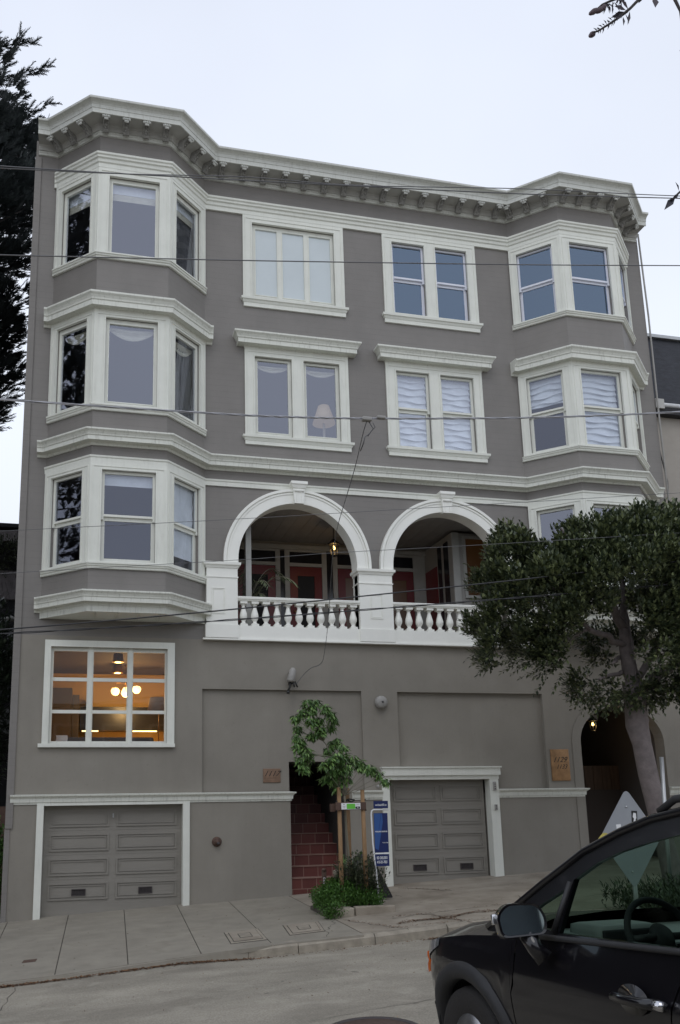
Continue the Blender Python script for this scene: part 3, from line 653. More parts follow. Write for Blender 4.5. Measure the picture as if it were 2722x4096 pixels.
# --- arches
def archring(cx, ro, ri, x0, x1):
    m = MB(); n = 44; zs_ = 4.66
    def band(r1, r0, y0, y1):
        pts = [(cx + r1, zs_)] + arcpts(cx, 4.75, r1, r1, 0, 180, n) + [(cx - r1, zs_), (cx - r0, zs_)] + arcpts(cx, 4.75, r0, r0, 180, 0, n) + [(cx + r0, zs_)]
        m.plate(pts, [], y0, y1)
    band(ro, ri - .004, -.075, .0); band(ro + .002, ro - .055, -.11, -.06); band(ro - .075, ro - .11, -.09, -.07)
    band(ri + .001, ri - .02, -.074, .30)
    return m.build('arch_moulding', 'trim_clean', bld)
archring(1.13, 1.60, 1.31, 0, 0); archring(4.55, 1.61, 1.33, 0, 0)
for cx in (1.15, 4.54):
    m = MB().plate([(cx - .10, 6.02), (cx + .10, 6.02), (cx + .13, 6.36), (cx - .13, 6.36)], [], -.16, 0)
    m.sweep([(cx - .13, 0), (cx - .13, -.17), (cx + .13, -.17), (cx + .13, 0)], [(-.02, 6.36), (.01, 6.36), (.03, 6.42), (.05, 6.44), (.05, 6.50), (-.02, 6.51)])
    m.tube([(cx - .10, -.165, 6.30), (cx + .10, -.165, 6.30)], .03, 10).box(cx - .06, cx - .045, -.17, -.15, 6.05, 6.28).box(cx + .045, cx + .06, -.17, -.15, 6.05, 6.28)
    m.build('keystone', 'trim_clean', bld)
def pillar(x0, x1, pan):
    m = MB().box(x0, x1, -.10, .30, 3.30, 4.56).box(x0 - .015, x1 + .015, -.115, .31, 4.335, 4.36)
    m.sweep([(x0, .30), (x0, -.10), (x1, -.10), (x1, .30)], [(-.02, 4.54), (.015, 4.54), (.03, 4.58), (.06, 4.60), (.065, 4.655), (-.02, 4.66)])
    for a, b in pan: m.ring(a, b, 3.575, 4.12, .018, -.112, -.099); m.ring(a + .03, b - .03, 3.605, 4.09, .008, -.108, -.099)
    m.sweep([(x0, .30), (x0, -.10), (x1, -.10), (x1, .30)], [(-.02, 3.08), (.02, 3.08), (.02, 3.35), (-.02, 3.36)])
    m.build('pillar', 'trim_clean', bld)
pillar(-.83, -.185, [(-.72, -.44)]); pillar(2.44, 3.185, [(2.67, 2.95)]); pillar(5.89, 6.58, [(6.1, 6.4)])
MB().box(-.84, 6.59, -.085, .25, 3.055, 3.345).box(-.90, 6.62, -.12, -.0, 3.035, 3.065).build('balcony_base', 'trim_clean', bld)
bprof = [(.055, 0), (.075, 0), (.075, .05), (.05, .06), (.055, .085), (.035, .10), (.045, .13), (.075, .185), (.080, .235), (.07, .29), (.05, .36), (.036, .42), (.034, .445), (.05, .455), (.045, .47), (.055, .485)]
def balus(x, y=0.0):
    m = MB().box(x - .075, x + .075, y - .075, y + .075, 3.345, 3.39).lathe([(r, h) for r, h in bprof[3:]], (x, y, 3.33), 14).box(x - .075, x + .075, y - .075, y + .075, 3.812, 3.868)
    return m.build('baluster', 'trim_clean', bld)
b0 = None
for xs in ([-.05 + .236 * k for k in range(11)], [3.33 + .236 * k for k in range(11)]):
    for x in xs: balus(x)
for x0, x1 in ((-.185, 2.44), (3.185, 5.89)):
    MB().sweep([(x0, -.0), (x1, -.0)], [(-.10, 3.868), (.09, 3.868), (.095, 3.895), (.115, 3.90), (.12, 3.94), (.10, 3.955), (-.11, 3.955)]).build('handrail', 'trim_clean', bld)

# --- lower belt, corner board, garage doors
def beltprof(): return [(.001, -.175), (.02, -.175), (.025, -.14), (.045, -.135), (.05, -.07), (.06, -.055), (.09, -.03), (.10, -.025), (.105, .0), (.001, .01)]
for a, b in ((XL + .06, .94), (2.16, 2.80), (5.385, 7.40), (9.52, XR)):
    lo = [(a, 0), (a, -.001)] if 0 else []
    pth = [(a, -.0), (b, -.0)]
    if b == .94: pth = [(a, 0), (.87, 0), (.87, .06)]
    if b == 7.40: pth = [(a, 0), (7.40, 0), (7.40, .06)]
    MB().sweep(pth, beltprof()).build('belt_course', 'trim_dirty', bld)
MB().box(XL - .012, -4.425, -.035, .3, -.6, 13.6).box(XL - .02, -4.47, -.02, .2, -2.6, -.61).build('corner_board', 'siding', bld)
def gpanel(m, x0, x1, z0, z1):
    m.ring(x0, x1, z0, z1, .03, .178, .199); m.ring(x0 + .05, x1 - .05, z0 + .05, z1 - .05, .02, .186, .199)
def gdoor(x0, x1, ztop, cols, rows, vents, vz):
    m = MB().box(x0 - .05, x1 + (.05 if x1 < 0 else -.035), .20, .245, -2.6, ztop + .03)
    for c in cols:
        for r in rows: gpanel(m, *c, *r)
    for k in range(len(rows) - 1):
        zz = (rows[k][0] + rows[k + 1][1]) / 2; m.box(x0, x1, .196, .20, zz - .003, zz + .003)
    d = m.build('garage_door', 'garage', bld)
    for v in vents:
        vm = MB().ring(v[0], v[1], vz[0], vz[1], .012, .17, .2)
        for k in range(9): t = v[0] + .02 + (v[1] - v[0] - .04) * k / 8; vm.box(t - .004, t + .004, .185, .195, vz[0], vz[1])
        for k in range(5): t = vz[0] + .015 + (vz[1] - vz[0] - .03) * k / 4; vm.box(v[0], v[1], .183, .187, t - .004, t + .004)
        vm.build('vent', 'iron', d); MB().box(v[0] + .01, v[1] - .01, .195, .199, vz[0] + .01, vz[1] - .01).build('vent_screen', 'dark', d)
    return d
g1 = gdoor(-3.88, -1.27, -.155, [(-3.76, -2.66), (-2.52, -1.37)], [(-.60, -.285), (-1.045, -.73), (-1.49, -1.175), (-1.93, -1.62)], [(-3.33, -3.07), (-2.09, -1.83)], (-1.855, -1.735))
MB().box(-2.60, -2.575, .165, .2, -.44, -.36).build('door_lock', 'greymetal', g1)
g2 = gdoor(2.95, 5.19, .215, [(3.12, 4.075), (4.165, 5.085)], [(-.22, .10), (-.70, -.375), (-1.19, -.865), (-1.70, -1.355)], [(3.49, 3.775), (4.53, 4.81)], (-1.615, -1.495))
MB().box(-4.0, -3.876, -.045, .18, -2.6, -.152).box(-1.274, -1.145, -.045, .18, -2.6, -.152).box(-4.0, -1.145, -.03, .18, -.20, -.1525).build('garage_frame', 'trim', bld)
MB().box(2.80, 2.954, -.05, .18, -2.6, .214).box(5.186, 5.385, -.05, .18, -2.6, .214).box(2.80, 5.40, -.055, .18, .2155, .30).box(2.795, 5.425, -.10, .09, .3005, .452).box(2.775, 5.445, -.13, .09, .4525, .478).build('garage_frame', 'trim', bld)

MB().box(-4.2, -1.0, .31, .34, -2.7, -.1).box(2.7, 5.45, .31, .34, -2.7, .4).build('garage_dark_sheet', 'dark', bld)  # dark sheets standing in for the shade seen through the door gaps
# --- entry stair
for k in range(12):
    z = STZ0 + STR * k; y = .06 + .28 * k
    if k == 0: stair = MB()
    stair.box(.60, 2.08, y, y + .30, z - .3, z + STR - .012).box(.60, 2.08, y - .015, y + .30, z + STR - .0119, z + STR)
stair.build('entry_stair', 'tile', bld)
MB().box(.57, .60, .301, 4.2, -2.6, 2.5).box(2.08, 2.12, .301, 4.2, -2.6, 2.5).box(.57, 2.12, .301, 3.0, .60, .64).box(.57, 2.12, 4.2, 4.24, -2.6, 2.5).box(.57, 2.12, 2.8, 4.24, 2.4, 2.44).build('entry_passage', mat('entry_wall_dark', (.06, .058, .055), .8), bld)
# --- side passage under the right bay
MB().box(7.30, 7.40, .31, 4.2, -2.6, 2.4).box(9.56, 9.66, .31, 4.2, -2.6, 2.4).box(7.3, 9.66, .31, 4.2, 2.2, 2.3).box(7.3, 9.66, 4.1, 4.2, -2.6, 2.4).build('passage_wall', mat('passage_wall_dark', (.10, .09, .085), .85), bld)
pm = MB()
for k in range(9): pm.box(7.45 + k * .235, 7.45 + k * .235 + .225, 1.8, 1.83, -1.7 if 0 else -.02, .55)
pm.build('passage_gate', mat('gate_planks', (.085, .05, .028), .6, vary=.35, vscale=4, stretch=(4, 1, .5)), bld)
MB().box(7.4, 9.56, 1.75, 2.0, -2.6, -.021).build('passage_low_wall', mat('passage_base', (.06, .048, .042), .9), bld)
MB().box(7.9, 8.5, .9, 1.0, 1.55, 1.68).build('passage_beam', 'soffit', bld)
# ================================================================== ground
def sheet(fz, xs, ys, dz=0.):
    m = MB(); n = len(xs)
    for y in ys:
        for x in xs: m.v.append((x, y, fz(x, y) + dz))
    for j in range(len(ys) - 1):
        for i in range(n - 1): m.f.append((j * n + i, j * n + i + 1, (j + 1) * n + i + 1, (j + 1) * n + i))
    return m
KT = [(-60, -7.5), (-12, -5.6), (-4.1, -5.10), (-3.3, -5.04), (-2.56, -4.88), (-1.55, -4.72), (-.95, -4.60), (.8, -4.57), (2.1, -4.50), (3.2, -4.48), (4.2, -6.4), (5, -7.1), (60, -7.3)]
def kerb_y(x):
    for (a, b), (c, d) in zip(KT[:-1], KT[1:]):
        if x <= c: return b + (d - b) * (x - a) / (c - a)
    return KT[-1][1]
xs = [-60, -40, -25, -15] + [-12 + .5 * k for k in range(62)] + [22, 30, 45, 60]
# road: one worn concrete / asphalt sheet
rm = mat('road_surface', (.262, .238, .192), .9, col2=(.405, .368, .300), vscale=.7, bump=.9, bscale=110, stretch=(1, 2.2, 1))
nt_ = rm.node_tree; N_ = nt_.nodes; L_ = nt_.links
tcx = [n for n in N_ if n.type == 'TEX_COORD'][0]
gr = N_.new('ShaderNodeTexNoise'); gr.inputs['Scale'].default_value = 55; gr.inputs['Detail'].default_value = 3; L_.new(tcx.outputs['Object'], gr.inputs['Vector'])
g2_ = N_.new('ShaderNodeMapRange'); g2_.inputs['From Min'].default_value = .3; g2_.inputs['From Max'].default_value = .7; g2_.inputs['To Min'].default_value = .78; g2_.inputs['To Max'].default_value = 1.25
L_.new(gr.outputs['Fac'], g2_.inputs['Value'])
vm_ = N_.new('ShaderNodeVectorMath'); vm_.operation = 'SCALE'; L_.new(N_[rm['mix']].outputs['Result'], vm_.inputs[0]); L_.new(g2_.outputs[0], vm_.inputs['Scale']); L_.new(vm_.outputs[0], N_['Principled BSDF'].inputs['Base Color'])
add_blotches(rm, .35, (.17, .15, .12), .9); add_blotches(rm, .6, (.10, .09, .075), 5, .70, .74); add_blotches(rm, .3, (.5, .46, .38), 2.1, .56, .66)
tag(sheet(zr, xs, [-60, -40, -30, -24, -20, -16, -12, -9, -7.5, -6.9, -6.4, -5.9, -5.4, -4.9, -4.4, -4.0]).build('road', rm, recalc=False), kind='structure')
tag(sheet(lambda x, y: -3.2 + .05 * x + .02 * y, [-300, -100, 0, 100, 300], [-300, -60, 60, 300]).build('terrain', 'old_concrete', recalc=False), kind='structure')
# sidewalk: a base sheet (joint dirt) and slabs on it
def slab(poly, m, dz=.006, th=.05):
    n = len(poly); top = [(x, y, zs(x, y) + dz) for x, y in poly]; bot = [(x, y, zs(x, y) - th) for x, y in poly]
    m.add(top + bot, [tuple(range(n)), tuple(range(2 * n - 1, n - 1, -1))] + [(k, (k + 1) % n, (k + 1) % n + n, k + n) for k in range(n)])
kx = [-30, -12, -8, -6, -4, -3, -2, -1.2, -.6, 0, .6, 1.2, 2, 2.6, 3.2, 3.6, 4.0, 4.4, 4.8, 6, 8, 12, 30]
base = MB()
for i in range(len(kx) - 1):
    x0, x1 = kx[i], kx[i + 1]; slab([(x0, kerb_y(x0) + .05), (x1, kerb_y(x1) + .05), (x1, 2.2), (x0, 2.2)], base, -.004, .5)
tag(base.build('sidewalk_bed', 'joint'), kind='structure')
new = MB(); J = [(-14 + 1.06 * k, -14.2 + 1.06 * k) for k in range(9)] + [(-4.44, -4.42), (-3.32, -3.50), (-2.27, -2.58), (-1.27, -1.60), (-.31, -.58), (.795, .795)]
J = [j for j in J if j[0] < -5.2 or j[0] > -5]
J[:0] = [(-30, -30)]
g = .007
for (a, a2), (b, b2) in zip(J[:-1], J[1:]):
    ysplit = -1.2 if (a < -4.0) else None
    yk0, yk1 = kerb_y(a2) + .02, kerb_y(b2) + .02
    def xa(y): return a + (a2 - a) * min(1, max(0, -y / 5)) + g
    def xb(y): return b + (b2 - b) * min(1, max(0, -y / 5)) - g
    slab([(xa(yk0), yk0), (xb(yk1), yk1), (xb(0), 2.1), (xa(0), 2.1)], new)
tag(new.build('sidewalk', 'concrete'), kind='structure')
old = MB()
for i in range(len(kx) - 1):
    x0, x1 = kx[i], kx[i + 1]
    if x1 <= .8: continue
    x0 = max(x0, .80)
    slab([(x0 + (.012 if x0 == .8 else 0), kerb_y(x0) + .16), (x1, kerb_y(x1) + .16), (x1, 2.1), (x0 + (.012 if x0 == .8 else 0), 2.1)], old, .004)
tag(old.build('old_sidewalk', 'old_concrete'), kind='structure')
kb = MB()
K0 = -.92; pts = [K0, -.2, .95, 2.1, 2.6, 3.2, 3.6, 4.0, 4.4, 5, 6, 7, 8, 9, 10, 11, 12, 13]
for x0, x1 in zip(pts[:-1], pts[1:]):
    n0, n1 = kerb_y(x0), kerb_y(x1); d = .006
    vs = []
    for x, y in ((x0 + d, n0), (x1 - d, n1)):
        zt = zs(x, y) + .008 + random.uniform(-.006, .006)
        q_ = random.uniform(-.015, .015); vs += [(x, y + .17, zt), (x, y + .035 + q_, zt - .004), (x, y - .012 + q_, zt - .045), (x, y - .03 + q_, zt - .5), (x, y + .17, zt - .5)]
    kb.add(vs, [(0, 1, 6, 5), (1, 2, 7, 6), (2, 3, 8, 7), (3, 4, 9, 8), (4, 0, 5, 9), (0, 1, 2, 3, 4), (9, 8, 7, 6, 5)])
tag(kb.build('kerb', 'kerb'), kind='structure')
lip = MB()
for x0, x1 in zip(kx[:9] , kx[1:10]):
    x1 = min(x1, K0)
    if x0 >= K0: break
    vs = []
    for x in (x0, x1): y = kerb_y(x); vs += [(x, y + .06, zs(x, y) + .004), (x, y - .008, zs(x, y) - .006), (x, y - .02, zr(x, y) - .03), (x, y + .06, zs(x, y) - .3)]
    lip.add(vs, [(0, 1, 5, 4), (1, 2, 6, 5), (2, 3, 7, 6), (0, 1, 2, 3), (7, 6, 5, 4)])
tag(lip.build('driveway_lip', 'concrete'), kind='structure')
# cracks in the old paving, widened with leaf dirt: thin raised strips of debris
cr = MB()
def crack(p0, p1, w_, n=14, dz=.009):
    p0 = Vector(p0); p1 = Vector(p1); pts = []
    nrm = Vector((-(p1 - p0).y, (p1 - p0).x)).normalized()
    for k in range(n + 1):
        q = p0 + (p1 - p0) * k / n + nrm * random.uniform(-.05, .05); hw = w_ * random.uniform(.3, 1.3)
        pts.append((q + nrm * hw, q - nrm * hw))
    vs = [(q.x, q.y, zs(q.x, q.y) + dz) for ab in pts for q in ab]
    cr.add(vs, [(2 * k, 2 * k + 1, 2 * k + 3, 2 * k + 2) for k in range(n)])
for a in [((.9, -3.25), (1.5, -4.55), .008), ((1.5, -4.05), (3.4, -3.72), .006), ((2.2, -3.4), (2.5, -4.55), .012), ((1.6, -3.5), (3.6, -3.3), .008), ((3.0, -.4), (3.6, -1.35), .012), ((3.6, -1.3), (6.2, -1.2), .006), ((3.3, -3.75), (6, -3.2), .007), ((4.9, -.2), (6.8, -.5), .01), ((.2, -4.5), (.75, -3.2), .006), ((4.3, -2.6), (3.7, -3.9), .01)]: crack(*a)
def rcrack(p0, p1, w_, n=22):
    p0 = Vector(p0); p1 = Vector(p1); nrm = Vector((-(p1 - p0).y, (p1 - p0).x)).normalized(); o = len(cr.v)
    for k in range(n + 1):
        q = p0 + (p1 - p0) * k / n + nrm * random.uniform(-.03, .03); hw = w_ * random.uniform(.4, 1.3)
        for s_ in (1, -1): a_ = q + nrm * hw * s_; cr.v.append((a_.x, a_.y, zr(a_.x, a_.y) + .004))
    cr.f += [(o + 2 * k, o + 2 * k + 1, o + 2 * k + 3, o + 2 * k + 2) for k in range(n)]
rcrack((-3.95, -5.4), (-4.3, -9.5), .006); rcrack((-1.2, -8.9), (1.5, -8.3), .004); rcrack((1.9, -4.65), (2.3, -7.5), .005); rcrack((-4.4, -7.2), (-1.6, -6.9), .0025)
tag(cr.build('pavement_crack', 'joint', recalc=False), kind='structure')
# fallen leaves along the gutter and cracks
lf = MB()
def leaf(m, p, d, up, l, w_, fold=.0):
    d = d.normalized(); s_ = d.cross(up)
    if s_.length < 1e-4: s_ = d.orthogonal()
    s_.normalize(); nn = s_.cross(d)
    a = p; b = p + d * l * .5 + s_ * w_ * .5 + nn * fold; c = p + d * l; e_ = p + d * l * .5 - s_ * w_ * .5 + nn * fold
    o = len(m.v); m.v += [tuple(a), tuple(b), tuple(c), tuple(e_)]
    if fold: m.f += [(o, o + 1, o + 2), (o, o + 2, o + 3)]
    else: m.f.append((o, o + 1, o + 2, o + 3))
def litter(x, y, z, s_=.05):
    a = random.uniform(0, 6.28)
    leaf(lf, Vector((x, y, z + random.uniform(.003, .015))), Vector((math.cos(a), math.sin(a), random.uniform(-.2, .35))), Vector((random.uniform(-.4, .4), random.uniform(-.4, .4), 1)), random.uniform(.5, 1.3) * s_, random.uniform(.25, .6) * s_, .004)
for k in range(3600):
    x = random.uniform(-8, 6); x = x if random.random() < .5 else random.choice([-4.2, -3.5, -2.6, -1.9, -1.3, 2.2, 3.1, 3.3]) + random.gauss(0, .3)
    if -.6 < x < 1.6 and random.random() < .75: continue
    y = kerb_y(x) - .11 - abs(random.gauss(0, .05)); litter(x, y, zr(x, y), .042)
for k in range(750):
    t = random.random(); x = 1.5 + 1.9 * t; y = -4.05 + .33 * t + .07 * math.sin(t * 11) + random.gauss(0, .012 + .07 * max(0, math.sin(t * 17))); litter(x, y, zs(x, y) + .006, .03)
for k in range(420):
    t = random.random(); a, b = random.choice([((.9, -3.3), (1.5, -4.5)), ((2.1, -3.4), (2.5, -4.5)), ((2.9, -.4), (3.6, -1.3)), ((1.6, -3.45), (3.6, -3.3)), ((1.2, -4.3), (3.4, -4.38))]); x = a[0] + (b[0] - a[0]) * t; y = a[1] + (b[1] - a[1]) * t + random.gauss(0, .02); litter(x, y, zs(x, y) + .008, .028)
for k in range(380):
    x = random.gauss(3.3, .25); y = -4.63 + random.gauss(0, .08) - .05; litter(x, y, max(zs(x, y) + .012 if y > kerb_y(x) else zr(x, y), zr(x, y)), .045)
for k in range(260):
    x = random.uniform(-6, 7); y = random.uniform(-8, -.2); litter(x, y, zs(x, y) + .006 if y > kerb_y(x) else zr(x, y), .028)
tag(lf.build('leaf_litter', 'litter', recalc=False), kind='stuff')
# utility covers
def cover(poly, label, rim='kerb'):
    t = tag(empty('utility_cover', (poly[0][0], poly[0][1], zs(*poly[0]))), label, 'utility cover', 'concrete utility covers in the sidewalk')
    c = Vector((sum(p[0] for p in poly) / 4, sum(p[1] for p in poly) / 4))
    def sc_(k): return [tuple(c + (Vector(p) - c) * k) for p in poly]
    a = MB(); slab(sc_(1.0), a, .010, .02); a.build('joint_ring', 'joint', t)
    a = MB(); slab(sc_(.955), a, .014, .02); a.build('frame', rim, t)
    a = MB(); slab(sc_(.80), a, .016, .02); a.build('groove', 'joint', t)
    a = MB(); slab(sc_(.765), a, .021, .02); a.build('lid', 'old_concrete', t)
    a = MB(); slab(sc_(.36), a, .0225, .02); a.build('lid_mark', 'joint', t)
    a = MB(); slab(sc_(.31), a, .024, .02); a.build('lid_center', 'kerb', t)
cover([(-1.094, -4.22), (-.544, -4.197), (-.483, -3.204), (-1.036, -3.271)], 'dirt-edged concrete utility cover at the start of the raised kerb')
cover([(-.187, -4.045), (.372, -4.004), (.514, -3.116), (-.086, -3.172)], 'yellowish concrete utility cover nearest the planted tree', 'old_concrete')
a = MB(); slab([(-3.96, -4.0), (-3.78, -4.0), (-3.76, -3.82), (-3.94, -3.82)], a, .011, .02); tag(a.build('valve_cover', 'rust'), 'small rusty square iron cover in the sidewalk', 'utility cover')
mh = tag(empty('manhole_cover', (-.45, -9.3, zr(-.45, -9.3))), 'round iron manhole cover in the road beside the car', 'manhole')
T_ = Matrix.Translation((-.86, -9.62, zr(-.86, -9.62) + .003)) @ Matrix.Rotation(R(2.7), 4, 'X') @ Matrix.Rotation(R(-2.9), 4, 'Y')
MB().lathe([(.43, 0), (.43, .004), (.38, .004), (.38, 0)], (0, 0, 0), 36, T_).build('rim', 'iron', mh)
MB().lathe([(.37, 0), (.37, .003), (.0, .003)], (0, 0, 0), 36, T_).build('lid', 'rust', mh)

# ================================================================== neighbours
nb = tag(empty('neighbour_house', (15, 2, -1.5)), 'pale stucco house with a steep dark shingled roof right of the grey building', 'house')
MB().box(10.36, 24, .35, 12, -2.5, 9.2).build('wall', 'beige', nb)
rf = MB().plate([(.20, 9.28), (.42, 9.28), (1.4, 11.95), (11, 11.95), (11, 9.2), (.5, 9.2)], [], 10.34, 24, Matrix(((0, 1, 0, 0), (1, 0, 0, 0), (0, 0, 1, 0), (0, 0, 0, 1))))
rfo = rf.build('roof', 'slate', nb)
MB().box(10.36, 24, 1.30, 1.48, 11.93, 12.02).build('ridge_trim', 'greymetal', nb)
MB().tube([(10.62, .16, 9.32), (24, .16, 9.32)], .055, 10).build('gutter', 'white', nb)
MB().box(10.36, 24, .15, .36, 9.08, 9.26).build('eave', 'dark', nb)
MB().box(10.38, 10.62, .10, .3, 9.2, 9.45).build('gutter_end', 'soffit', nb)
tag(MB().tube([(10.30, -.03, 13.9), (10.33, -.04, 11.6), (10.31, -.04, 9.0), (10.33, -.04, 2.5)], .022, 8).build('drainpipe', 'greypaint'), 'thin pale pipe running down the right edge of the grey building', 'pipe')
tag(MB().tube([(10.36, .25, 8.9), (10.43, .2, 8.0), (10.50, .15, 7.3), (10.44, .1, 6.9), (10.38, .1, 5.5)], .014, 6).build('hanging_cable', 'wire'), 'dark loose cable hanging between the grey building and its right neighbour', 'cable')

lh = tag(empty('shingled_house', (-10, 11, -1)), 'brown shingled house with balconies left of the grey building', 'house')
MB().box(-18, -4.9, 9.6, 16, -2.5, 8.3).build('wall', 'dark', lh)
for z0, z1 in ((7.78, 8.2), (5.95, 6.85)):
    sw = MB()
    nrow = int((z1 - z0) / .11)
    for r_ in range(nrow):
        x = -8.2 + random.uniform(0, .1)
        while x < -4.95:
            w_ = random.uniform(.10, .2); sw.box(x, min(x + w_ - .008, -4.9), 9.45 - .012 * random.random(), 9.6, z0 + r_ * .11, z0 + r_ * .11 + .118 * random.uniform(.97, 1.03)); x += w_
    sw.build('shingle_band', 'shingle', lh)
MB().box(-18, -4.85, 9.35, 16, 8.2, 8.32).build('roof', 'dark', lh)
MB().tube([(-8, 9.4, 6.98), (-4.95, 9.4, 6.98)], .015, 6).tube([(-8, 9.4, 7.12), (-4.95, 9.4, 7.12)], .015, 6).build('railing', 'blackiron', lh)
MB().lathe([(.22, 0), (.2, .06), (.05, .14)], (-5.35, 9.0, 5.2), 14).build('porch_lamp_shade', 'soffit', lh)
MB().box(-8, -5.2, 9.3, 9.6, 1.9, 2.6).build('window_band', 'greymetal', lh)

# ================================================================== foliage
def rnd_dir(): 
    v = Vector((random.gauss(0, 1), random.gauss(0, 1), random.gauss(0, 1))); return v.normalized()
def inpoly(x, z, P):
    c = False; j = len(P) - 1
    for i in range(len(P)):
        if (P[i][1] > z) != (P[j][1] > z) and x < (P[j][0] - P[i][0]) * (z - P[i][1]) / (P[j][1] - P[i][1]) + P[i][0]: c = not c
        j = i
    return c
def edge_d(x, z, P):
    d = 9
    for i in range(len(P)):
        a = Vector(P[i - 1]); b = Vector(P[i]); p = Vector((x, z)); ab = b - a; t = max(0, min(1, (p - a).dot(ab) / ab.length_squared)); d = min(d, (p - a - ab * t).length)
    return d
def limb(m, p, q, r0, r1, n=6, wob=.06, sides=8):
    p = Vector(p); q = Vector(q); pts = []
    for k in range(n + 1):
        t = k / n; pts.append(p.lerp(q, t) + Vector((random.uniform(-1, 1), random.uniform(-1, 1), random.uniform(-.5, .5))) * wob * math.sin(math.pi * t))
    m.tube(pts, [r0 + (r1 - r0) * k / n for k in range(n + 1)], sides); return pts

# --- street tree in front of the right bay
st_ = tag(empty('street_tree', (6.55, -3.8, zs(6.55, -3.8))), 'broad dark leafy street tree with a pale trunk before the right bay windows', 'tree')
tm = MB()
tr = [(6.62, -3.8, -2.1), (6.52, -3.8, -1.5), (6.42, -3.8, -.9), (6.33, -3.8, -.4), (6.24, -3.8, .2), (6.18, -3.8, .7), (6.12, -3.8, 1.0), (6.13, -3.8, 1.4), (6.16, -3.8, 1.75)]
tm.tube(tr, [.22, .17, .15, .15, .16, .155, .185, .185, .21], 14)
tops = []
limbs = [((6.10, -3.8, 1.6), (5.98, -3.9, 2.7), .13, .09), ((6.2, -3.8, 1.6), (7.3, -3.6, 2.25), .12, .08), ((7.3, -3.6, 2.25), (8.3, -3.4, 3.6), .08, .04), ((5.98, -3.9, 2.7), (5.3, -4.2, 3.6), .08, .04), ((5.98, -3.9, 2.65), (6.4, -3.4, 3.9), .08, .04),
         ((5.98, -3.9, 2.4), (5.15, -4.1, 2.62), .06, .045), ((5.15, -4.1, 2.62), (4.3, -4.4, 3.3), .045, .02), ((5.15, -4.1, 2.62), (4.95, -3.6, 3.3), .04, .02), ((5.15, -4.1, 2.62), (4.5, -4.0, 2.3), .03, .015), ((4.5, -4.0, 2.3), (3.8, -4.1, 2.35), .02, .01),
         ((6.0, -3.8, 1.95), (5.2, -4.2, 1.75), .05, .02), ((5.9, -3.8, 2.2), (5.4, -4.3, 2.0), .04, .02), ((6.2, -3.8, 1.8), (6.7, -3.0, 3.2), .08, .04), ((6.1, -3.8, 1.7), (6.9, -4.6, 3.2), .07, .03), ((5.3, -4.2, 3.6), (4.6, -4.4, 4.3), .035, .015), ((6.4, -3.4, 3.9), (6.0, -3.5, 4.7), .035, .015)]
for a, b, r_, r2 in limbs: limb(tm, a, b, r_, r2)
for k in range(6): tm.lathe([(.0, -.13), (.06, -.07), (.075, 0), (.05, .08), (0, .13)], ([6.09, 6.22, 6.20, 6.38, 6.13, 6.45][k], -3.88, [1.35, 1.1, .25, -.35, .75, -.7][k]), 9)
tm.build('trunk', 'bark', st_)
SIL = [(3.28, 2.30), (3.42, 2.95), (3.42, 3.4), (3.58, 3.9), (3.82, 3.75), (4.05, 4.35), (4.25, 3.95), (4.8, 4.2), (5.15, 4.25), (5.5, 4.45), (5.9, 4.55), (6.3, 4.72), (6.9, 4.7), (7.5, 4.9), (8.3, 4.8), (9.2, 4.4), (9.8, 3.6), (9.4, 2.4), (8.2, 1.9), (7.2, 1.75), (6.5, 1.55), (6.2, 1.42), (5.5, 1.44), (4.9, 1.62), (4.45, 1.88), (4.0, 2.05), (3.5, 2.05)]
HOLE = [((5.25, 2.2), .42), ((4.75, 2.1), .2), ((6.6, 2.3), .24), ((5.35, 2.62), .36), ((4.75, 1.98), .26), ((6.9, 2.0), .28), ((5.75, 2.35), .22), ((6.6, 2.55), .2), ((4.75, 2.6), .18), ((7.35, 2.5), .3), ((3.95, 2.6), .14), ((4.9, 1.85), .2)]
cm_ = MB()
def spray(m, c, d, n, ll, lw, spread=.16):
    "a leafy twig: leaves set around a short axis, tips forward"
    side = d.orthogonal().normalized()
    L_ = random.uniform(.16, .30)
    for k in range(n):
        t = k / n; a = k * 2.4 + random.random()
        s_ = (Matrix.Rotation(a, 3, d) @ side)
        ld = (d * (.55 + .5 * t) + s_ * (.9 - .5 * t) + Vector((0, 0, .12))).normalized()
        p = c + d * L_ * t
        leaf(m, p, ld, Vector((random.uniform(-.3, .3), random.uniform(-.3, .3), 1)), ll * random.uniform(.7, 1.2), lw * random.uniform(.8, 1.2), .006)
cnt = 0; clumps = []
while len(clumps) < 330:
    x = random.uniform(3.1, 9.9); z = random.uniform(1.4, 5.2)
    if not inpoly(x, z, SIL): continue
    if any((Vector((x, z)) - Vector(h)).length < r_ for h, r_ in HOLE): continue
    e_ = edge_d(x, z, SIL); dep = min(1.45, .35 + 1.15 * e_)
    if z < 2.2 and e_ > .25 and random.random() < .5: continue
    s_ = random.choice([-1, -1, 1]) * (random.uniform(.55, 1) if random.random() < .75 else random.uniform(0, .5))
    clumps.append((Vector((x, -3.85 + dep * s_, z)), random.uniform(.16, .30) * (.75 if e_ < .2 else 1)))
cen = Vector((6.0, -3.8, 3.0))
for c, r_ in clumps:
    out = (c - cen).normalized()
    for k in range(int(30 + r_ * 80)):
        v = rnd_dir(); 
        if v.dot(out + Vector((0, 0, .5))) < -.25: v = -v
        p = c + v * r_ * random.uniform(.45, 1.05)
        if any(math.hypot(p.x - h[0], p.z - h[1]) < r2 * .8 for h, r2 in HOLE): continue
        spray(cm_, p, (v * .6 + out * .5 + Vector((0, 0, .55))).normalized(), random.randint(6, 9), .098, .050)
